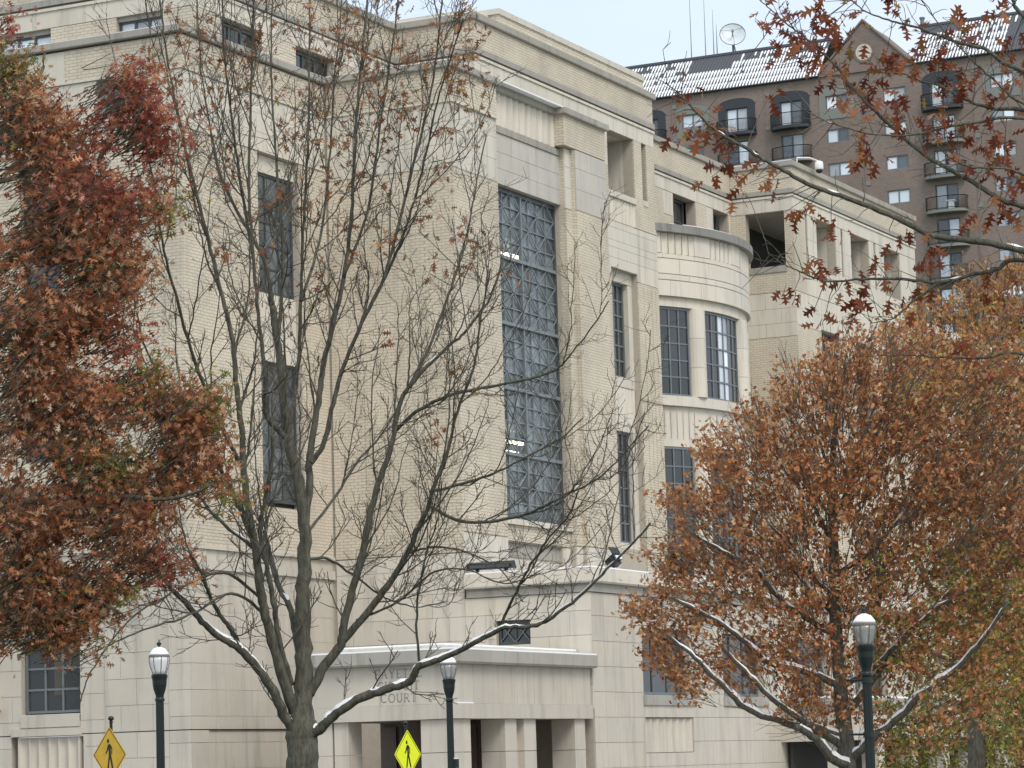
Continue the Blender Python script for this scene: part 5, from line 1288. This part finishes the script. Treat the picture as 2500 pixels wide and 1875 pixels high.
# ---- leafy trees at the right
def poly_sample(poly, n):
    poly = np.array(poly, float); lo, hi = poly.min(0), poly.max(0); out = []
    x1, y1 = poly[:, 0], poly[:, 1]; x2, y2 = np.roll(x1, -1), np.roll(y1, -1)
    while len(out) < n:
        q = lo+(hi-lo)*nr.random((4*n, 2))
        c = ((y1 > q[:, 1:2]) != (y2 > q[:, 1:2])) & (q[:, 0:1] < (x2-x1)*(q[:, 1:2]-y1)/(y2-y1+1e-9)+x1)
        out += list(q[c.sum(1) % 2 == 1])
    return np.array(out[:n])
def crown_tree(name, label, dist, poly, ntw, per, lsize, pal, depth, axis_v, trunk_r, tv, rv, limbs, keep=None, tpl=None, snowy=.8, recol=None, twl=.9):
    b = v(tv[0][0], 1800, dist); T = thing(name, label, 'tree', (float(b[0]), float(b[1]), 0))
    pts = [np.array([b[0], b[1], 0])] + [v(x, y, dist) for x, y in tv]
    P, R = smooth(pts, 6, .012, [PXM(rv[0]*1.15, dist)] + [PXM(r, dist) for r in rv]); m = MB(); m.tube(P, R, 12); m.build('trunk', 'bark', T, smooth=True)
    sn = MB(); tw = Twigs()
    for (vp, r0, r1, d1, s_) in limbs:
        n = len(vp); Pl, Rl = smooth(limb_pts(vp, dist, d1), 6, .012, [PXM(r0+(r1-r0)*i/(n-1), dist) for i in range(n)])
        m = MB(); m.tube(Pl, Rl, 7); m.build('limb', 'bark', T, smooth=True)
        if s_: snow_on(sn, Pl, Rl, s_, .8)
        for _ in range(int(len(Pl)*.7)):
            i = nr.integers(2, len(Pl)-1); c, _d = stem(Pl[i], side_dir(unit(Pl[i+1]-Pl[i]), nr.uniform(.5, 1)), nr.uniform(.4, 1.2), .15); tw.add(c, .009, .004)
    if sn.v: sn.build('snow', 'snow', T, 'stuff', smooth=True)
    rag = []; pl0 = [np.array(p_, float) for p_ in poly]; s_ = 0.0
    for a_, b_ in zip(pl0, pl0[1:]+pl0[:1]):                   # ragged outline
        e_ = b_-a_; ln_ = np.linalg.norm(e_); n_ = np.array([e_[1], -e_[0]])/(ln_+1e-9)
        for k_ in range(max(1, int(ln_/9))):
            u_ = s_+k_*9; rag.append(a_+e_*k_*9/ln_+n_*(15*math.sin(u_*.047)+11*math.sin(u_*.113+1)+nr.normal(0, 11)))
        s_ += ln_
    poly = [tuple(p_) for p_ in rag]
    q = poly_sample(poly, ntw)
    if keep is not None: q = q[nr.random(len(q)) < np.array([keep(x, y) for x, y in q])]
    poly = np.array(poly, float); cx_ = axis_v
    w = np.maximum(60, np.abs(poly[:, 0]-cx_).max())
    pos = []; col = []
    for (x, y) in q:
        dz = depth*math.sqrt(max(.05, 1-((x-cx_)/w)**2))*nr.uniform(-1, 1)
        tip = v(x, y, dist+dz); ax = v(cx_, min(1650, y+130), dist)
        d = unit((tip-ax)*np.array([1, 1, .6]) + np.array([0, 0, 1.0])*nr.uniform(.4, 1.4)); L = twl*nr.uniform(.5, 1.15)
        bb, _d = stem(tip-d*L, d, L, .08, .22); tw.add(bb, .010, .004)
        k = nr.poisson(per)
        if k == 0: continue
        f = nr.uniform(.25, 1.05, k)*3; j = np.clip(f.astype(int), 0, 2); p = bb[j]+(bb[j+1]-bb[j])*(f-j)[:, None]+nr.normal(0, .085, (k, 3))
        pos.append(p); pl = recol(x, y) if recol else pal; cc = pick_cols(pl, k, .2)[0]; col.append(cc)
    for (x, y) in poly_sample(poly, ntw//3):                  # bare shoots
        if y > 1230: continue
        tip = v(x, y-25, dist+nr.uniform(-1, .6)*depth*.9); d = unit((tip-v(cx_, y+200, dist))*np.array([1, 1, .5])*.5+np.array([0, 0, 1.6])); L = nr.uniform(.6, 1.5)
        bb, _d = stem(tip-d*L, d, L, .05, .16); tw.add(bb, .012, .005)
    tw.mesh('twigs', 'twig', T)
    pos = np.concatenate(pos); col = np.concatenate(col)
    foliage(T, tpl or leaf_template(LEAF_C, .25, .35), pos, nr.uniform(*lsize, len(pos)), leaf_frames(len(pos), np.array([0, 0, -.6])), pal, np.clip(1-(np.linalg.norm(pos[:, :2], axis=1)-dist+depth)/(2*depth), .03, 1), cols=col)
    return T
ORANGE = [((.54, .24, .095), 5), ((.43, .165, .07), 4), ((.62, .31, .135), 4), ((.72, .47, .29), 3), ((.25, .088, .045), 1.8), ((.42, .26, .085), 1)]
YELLOW = [((0.550, 0.356, 0.096), 3), ((0.484, 0.391, 0.144), 2), ((0.495, 0.241, 0.102), 4), ((0.396, 0.167, 0.078), 3), ((0.616, 0.437, 0.240), 1.4)]
OLIVE = [((.32, .33, .07), 4), ((.42, .42, .10), 3), ((.18, .20, .045), 3), ((.46, .24, .085), 2), ((.45, .37, .10), 1)]
P3 = [(1830, 700), (1900, 725), (1990, 690), (2060, 720), (2240, 740), (2280, 1000), (2250, 1400), (2150, 1560), (2000, 1600), (1900, 1570), (1790, 1560), (1700, 1540), (1640, 1480), (1560, 1450), (1480, 1490), (1400, 1500), (1390, 1420), (1335, 1370), (1335, 1280), (1380, 1240), (1400, 1150), (1425, 1070), (1500, 1010), (1515, 930), (1570, 880), (1630, 860), (1645, 790), (1700, 765), (1760, 740)]
L3 = [([(1840, 1655), (1800, 1640), (1760, 1595), (1720, 1570)], 11, 7, 66.5, .9),
      ([(1820, 1610), (1770, 1580), (1700, 1562), (1620, 1535), (1560, 1480), (1500, 1420), (1440, 1370)], 10, 3, 66, .95),
      ([(1818, 1590), (1740, 1560), (1680, 1520), (1620, 1460), (1560, 1400)], 8, 3, 65.5, .9),
      ([(1812, 1480), (1740, 1450), (1660, 1430), (1600, 1380), (1530, 1330), (1450, 1290)], 8, 3, 66, .9),
      ([(1806, 1370), (1750, 1340), (1690, 1300), (1630, 1230), (1560, 1190), (1490, 1150)], 7, 2.5, 66.5, .9),
      ([(1800, 1330), (1740, 1260), (1680, 1200), (1610, 1150)], 6, 2.5, 69, .8),
      ([(1805, 1290), (1760, 1250), (1720, 1190), (1660, 1130)], 5, 2, 66, .8),
      ([(1840, 1640), (1880, 1600), (1940, 1550), (1990, 1500), (2070, 1440), (2130, 1370), (2180, 1300)], 10, 3, 66, .95),
      ([(1832, 1540), (1870, 1490), (1920, 1420), (1980, 1350), (2040, 1290), (2110, 1220)], 9, 3, 67, .9),
      ([(1825, 1480), (1890, 1440), (1960, 1370), (2030, 1310), (2100, 1270)], 7, 2.5, 66, .9),
      ([(1815, 1430), (1880, 1370), (1900, 1290), (1890, 1200), (1870, 1120)], 7, 2.5, 66.5, .7),
      ([(1806, 1240), (1870, 1200), (1920, 1150), (1980, 1070), (2030, 980)], 6, 2, 67, .5),
      ([(1800, 1180), (1760, 1100), (1700, 1020), (1650, 950)], 5, 2, 69, .2), ([(1800, 1120), (1850, 1020), (1900, 920), (1930, 830)], 5, 2, 67, .1), ([(1800, 1050), (1770, 950), (1740, 860)], 4, 2, 68, 0)]
def keep3(x, y):
    k = 1.0
    if y > 1440: k = .72
    if 1430 < x < 1600 and 1270 < y < 1430: k = .8
    if 1620 < x < 1760 and 1300 < y < 1480: k = .75
    if 1850 < x < 2000 and 1430 < y: k = .35
    if 1755 < x < 1850 and y > 1050: k *= .55
    k *= .45+.75*(.5+.5*math.sin(x*.021+1.3)*math.sin(y*.026+.4)+.25*math.sin(x*.055+y*.04))
    return k
def re3(x, y): return YELLOW if (x > 1950 and y < 900 and nr.random() < .5) else (OLIVE if (x > 1880 and 1180 < y and nr.random() < .3) else ORANGE)
crown_tree('leafy_tree', 'orange brown leaved tree with snowy limbs behind the right hand lamp', 68, P3, 4500, 10, (.085, .145), ORANGE, 2.6, 1805, 20, [(1835, 1800), (1832, 1660), (1822, 1560), (1812, 1450), (1802, 1300), (1800, 1150), (1800, 1000), (1803, 850), (1806, 720)], [22, 19, 17, 15, 13, 10, 7, 4.5, 2], L3, keep3, recol=re3)
P4 = [(1890, 760), (1900, 690), (1960, 640), (2040, 620), (2120, 570), (2212, 550), (2330, 590), (2350, 1500), (2230, 1640), (2120, 1560), (2030, 1300), (1960, 1000)]
L4 = [([(2100, 1400), (2000, 1250), (1950, 1050), (1930, 850), (1920, 720)], 8, 2, 82, 0), ([(2100, 1300), (2050, 1050), (2020, 850), (2010, 680)], 8, 2, 84, 0), ([(2105, 1350), (2180, 1100), (2220, 850), (2240, 650)], 8, 2, 82, 0), ([(2105, 1200), (2120, 950), (2130, 700)], 7, 2, 83, 0), ([(2105, 1450), (2000, 1400), (1930, 1330)], 6, 2, 80, .7)]
def re4(x, y): return OLIVE if y > 1280 and nr.random() < .55 else (YELLOW if nr.random() < .55 else ORANGE)
crown_tree('leafy_tree', 'taller yellow and tan leaved tree at the right edge behind the orange one', 84, P4, 2300, 9, (.10, .165), YELLOW, 3.0, 2105, 20, [(2110, 1800), (2108, 1600), (2105, 1400), (2105, 1200), (2105, 950), (2110, 700), (2112, 600)], [20, 18, 16, 12, 8, 4, 2], L4, None, recol=re4)
P5 = [(1960, 1420), (2060, 1330), (2150, 1300), (2240, 1310), (2330, 1400), (2330, 1720), (1900, 1720), (1880, 1600), (1920, 1500)]
L5 = [([(2205, 1500), (2100, 1500), (2030, 1480)], 6, 2, 90, .5), ([(2205, 1400), (2150, 1350), (2110, 1320)], 5, 2, 91, .3), ([(2205, 1560), (2120, 1590), (2040, 1600)], 6, 2, 90, .5)]
crown_tree('leafy_tree', 'low olive green leaved tree in the bottom right corner', 92, P5, 1500, 9, (.10, .15), OLIVE, 2.2, 2205, 20, [(2208, 1800), (2206, 1600), (2204, 1450), (2200, 1330)], [14, 12, 10, 4], L5, lambda x, y: .75)

# ---- near branches reaching in from the upper right
T6D = 31.0
b6 = at(3050, 1900, T6D); T6 = thing('oak_tree', 'near oak branches with large russet leaves reaching in from the upper right', 'tree', (float(b6[0]), float(b6[1]), 0))
P, R = smooth([(b6[0], b6[1], 0)] + [at(x, y, T6D) for x, y in ((3050, 1500), (3040, 900), (3020, 300), (3010, -300), (3030, -900), (3020, -1500))], 5, .01, [.34, .3, .27, .22, .16, .09, .03])
m = MB(); m.tube(P, R, 12); m.build('trunk', 'bark', T6, smooth=True)
z3 = lambda x, y: (1660+x/2.592, y/2.592)
z6 = lambda x, y: (1660+x/2.592, 620+y/2.592)
BR = [([(3040, 900), (2750, 700)] + [z3(*q) for q in ((2177, 1590), (1900, 1530), (1600, 1490), (1420, 1400), (1100, 1270), (850, 1180), (660, 1080), (500, 990), (350, 900), (250, 840), (150, 760), (60, 660), (0, 600), (-90, 520))], .055, .006, 30, .5),
      ([(3035, 800), (2750, 600)] + [z3(*q) for q in ((2177, 1310), (2050, 1270), (1850, 1150), (1600, 1010), (1450, 900), (1340, 800), (1200, 670), (1080, 540), (990, 420), (870, 310), (770, 220), (650, 130), (540, 30), (480, -20))], .045, .005, 31.5, .25),
      ([(3025, 400), (2700, 260)] + [z3(*q) for q in ((2177, 450), (2050, 400), (1930, 310), (1800, 280), (1650, 230), (1450, 160), (1300, 120), (1170, 70), (1080, 0))], .04, .006, 30.5, .15),
      ([(3030, 500), (2700, 330)] + [z3(*q) for q in ((2177, 700), (2000, 690), (1850, 650), (1750, 600), (1640, 540), (1530, 520), (1420, 470), (1280, 460), (1170, 460))], .038, .005, 32, .15),
      ([(3030, 520), (2700, 340)] + [z3(*q) for q in ((2177, 750), (1900, 770), (1700, 800), (1500, 850), (1220, 850), (1000, 790), (850, 730), (650, 610))], .03, .004, 30, .1),
      ([(3040, 950), (2750, 720)] + [z6(*q) for q in ((2177, 40), (2000, 100), (1850, 130), (1640, 180), (1400, 160), (1150, 160), (920, 170), (760, 110), (650, 60), (560, 0))], .04, .005, 31, .25),
      ([z6(*q) for q in ((1640, 180), (1500, 280), (1400, 370), (1320, 420), (1200, 440))], .02, .005, 31, .1),
      ([(3045, 1200), (2750, 950)] + [z6(*q) for q in ((2177, 635), (1900, 660), (1600, 650), (1400, 640), (1150, 650))], .03, .004, 31.5, .15),
      ([(3020, 300), (2720, 200)] + [z3(*q) for q in ((2177, 100), (2110, 0), (2060, -60))], .035, .02, 31, 0),
      ([(3028, 480), (2700, 350)] + [z3(*q) for q in ((2177, 660), (1990, 510), (1850, 380), (1650, 170), (1530, 0))], .028, .005, 30.5, 0),
      ([(3038, 820), (2720, 600)] + [z3(*q) for q in ((2177, 1110), (1850, 1060), (1700, 990), (1640, 930))], .025, .005, 30, 0)]
tw = Twigs(); sn = MB(); allp = []; alld = []
rest6 = []; tips6 = []
for k in range(22):                                          # the rest of its crown, beside the picture
    i = nr.integers(len(P)//3, len(P)-2); az = nr.uniform(-2.2, 2.2)
    d = unit(RIGHT*math.cos(az)*1.0+FWD*math.sin(az)+np.array([0, 0, nr.uniform(.3, .9)]))
    b, _d = stem(P[i], d, nr.uniform(2.5, 4.5)*(1-.5*i/len(P)), .06, .1, 7); bs_, rs2 = smooth(b, 3, .01, list(np.linspace(R[i]*.4, .01, 7)))
    m = MB(); m.tube(bs_, rs2, 6); m.build('branch', 'bark', T6, smooth=True); rest6.append((bs_, rs2, 1))
grow(T6, T6D, rest6, tw, .45, (.9, .4, .2, 1), tips6)
for (pp, r0, r1, d1, s_) in BR:
    n = len(pp); P, R = smooth([at(x, y, T6D+(d1-T6D)*i/(n-1)) for i, (x, y) in enumerate(pp)], 6, .004, [.82*(r0+(r1-r0)*(i/(n-1))**.8) for i in range(n)])
    m = MB(); m.tube(P, R, 8); m.build('branch', 'bark', T6, smooth=True); allp.append(P)
    if s_: snow_on(sn, P, R, s_, .5)
    for i in range(8, len(P)-1):
        for _ in range(nr.integers(0, 2)):
            c, _d = stem(P[i], side_dir(unit(P[i+1]-P[i]), nr.uniform(.7, 1.2)), nr.uniform(.15, .55), nr.uniform(-.25, .2), .2); tw.add(c, .006, .003)
            if nr.random() < .5: e, _d = stem(c[2], side_dir(unit(c[3]-c[2]), .8), nr.uniform(.1, .25), .1, .25); tw.add(e, .0035, .0025)
sn.build('snow', 'snow', T6, 'stuff', smooth=True)
allp = np.concatenate(allp)
CL = [(560, 70, 4), (640, 60, 3), (620, 210, 4), (740, 190, 4), (760, 260, 5), (790, 320, 4), (700, 280, 3), (870, 130, 4), (950, 100, 4), (1060, 90, 4), (960, 200, 5), (1090, 230, 2), (820, 470, 3), (870, 330, 3), (1000, 480, 3), (1060, 400, 4), (1110, 600, 3), (990, 620, 4), (1060, 660, 3), (1120, 900, 4), (1190, 930, 2), (1150, 1030, 3), (580, 1150, 3), (200, 1120, 2), (410, 1210, 2), (475, 1060, 1),
      (780, 1290, 2), (790, 1370, 3), (560, 620, 1), (30, 590, 3), (20, 700, 3), (60, 830, 5), (140, 830, 4), (200, 800, 3), (280, 880, 3), (300, 1010, 2), (1300, 350, 4), (1360, 340, 3), (1280, 450, 3), (1200, 540, 4), (1300, 680, 5), (1380, 760, 5), (1430, 650, 4), (1520, 370, 4), (1560, 400, 5), (1600, 300, 4), (1650, 520, 5), (1780, 490, 5), (1800, 560, 4), (1600, 560, 4), (1700, 770, 3), (1600, 880, 5),
      (1680, 920, 4), (1820, 800, 3), (1880, 140, 3), (2000, 120, 4), (2080, 270, 5), (2100, 290, 3), (1780, 220, 4), (1650, 270, 3), (1950, 860, 5), (2060, 850, 4), (2000, 680, 3), (2100, 560, 3), (2150, 430, 3), (1860, 1050, 3), (1950, 1010, 3), (2050, 950, 4), (2000, 1180, 3), (2100, 1130, 3), (1900, 1400, 3), (2000, 1320, 3), (2060, 1360, 3), (1400, 20, 3), (1440, 120, 3), (920, 10, 2), (1690, 60, 2), (1330, 1480, 2), (1600, 1600, 3), (960, 1410, 2),
      (700, 1855, 4), (850, 1960, 3), (930, 1740, 3), (1130, 1790, 3), (1180, 1890, 2), (1240, 1690, 3), (1140, 1970, 2), (1020, 2030, 2), (1400, 1710, 3), (1430, 1830, 3), (1600, 1640, 4), (1880, 1840, 3), (1840, 2180, 3), (1780, 2250, 2), (1390, 2210, 3), (2060, 2300, 3), (850, 1620, 3), (1960, 1700, 3), (2090, 1760, 3)]
pos = []; axs = []
for (x, y, k) in CL:
    px, py = z3(x, y); d = T6D+nr.normal(0, .4); c = at(px, py, d)
    i = int(np.argmin(np.linalg.norm(allp-c, axis=1))); a = allp[i]
    mid = (a+c)/2+nr.normal(0, .04, 3); tw.add(np.array([a, a*.6+mid*.4, mid*.4+c*.6, c]), .006, .003)
    for _ in range(k+3): pos.append(c+nr.normal(0, .08, 3)); axs.append(unit(c-a)*.5+np.array([0, 0, -.55]))
for c in nr.permutation(np.array(tips6))[:260]:
    for _ in range(4): pos.append(c+nr.normal(0, .08, 3)); axs.append(np.array([0, 0, -.6]))
pos = np.array(pos); axs = np.array(axs)
tw.mesh('twigs', 'twig', T6)
PAL6 = [((0.254, 0.072, 0.032), 5), ((0.179, 0.048, 0.026), 4), ((0.339, 0.130, 0.050), 3), ((0.433, 0.251, 0.161), 1.5), ((0.264, 0.165, 0.045), .5), ((0.103, 0.033, 0.024), 1.3)]
a = nr.normal(0, .45, (len(pos), 3))+axs; a /= np.linalg.norm(a, axis=1, keepdims=True); r = nr.normal(0, 1, a.shape); r -= a*np.sum(a*r, axis=1, keepdims=True); r /= np.linalg.norm(r, axis=1, keepdims=True)
foliage(T6, leaf_template(LEAF_A, .15, .25), pos, nr.uniform(.13, .195, len(pos)), np.stack([a, r, np.cross(a, r)], axis=2), PAL6)
scene.cycles.max_bounces = 6; scene.cycles.diffuse_bounces = 2; scene.cycles.glossy_bounces = 2; scene.cycles.transparent_max_bounces = 8; scene.cycles.transmission_bounces = 3
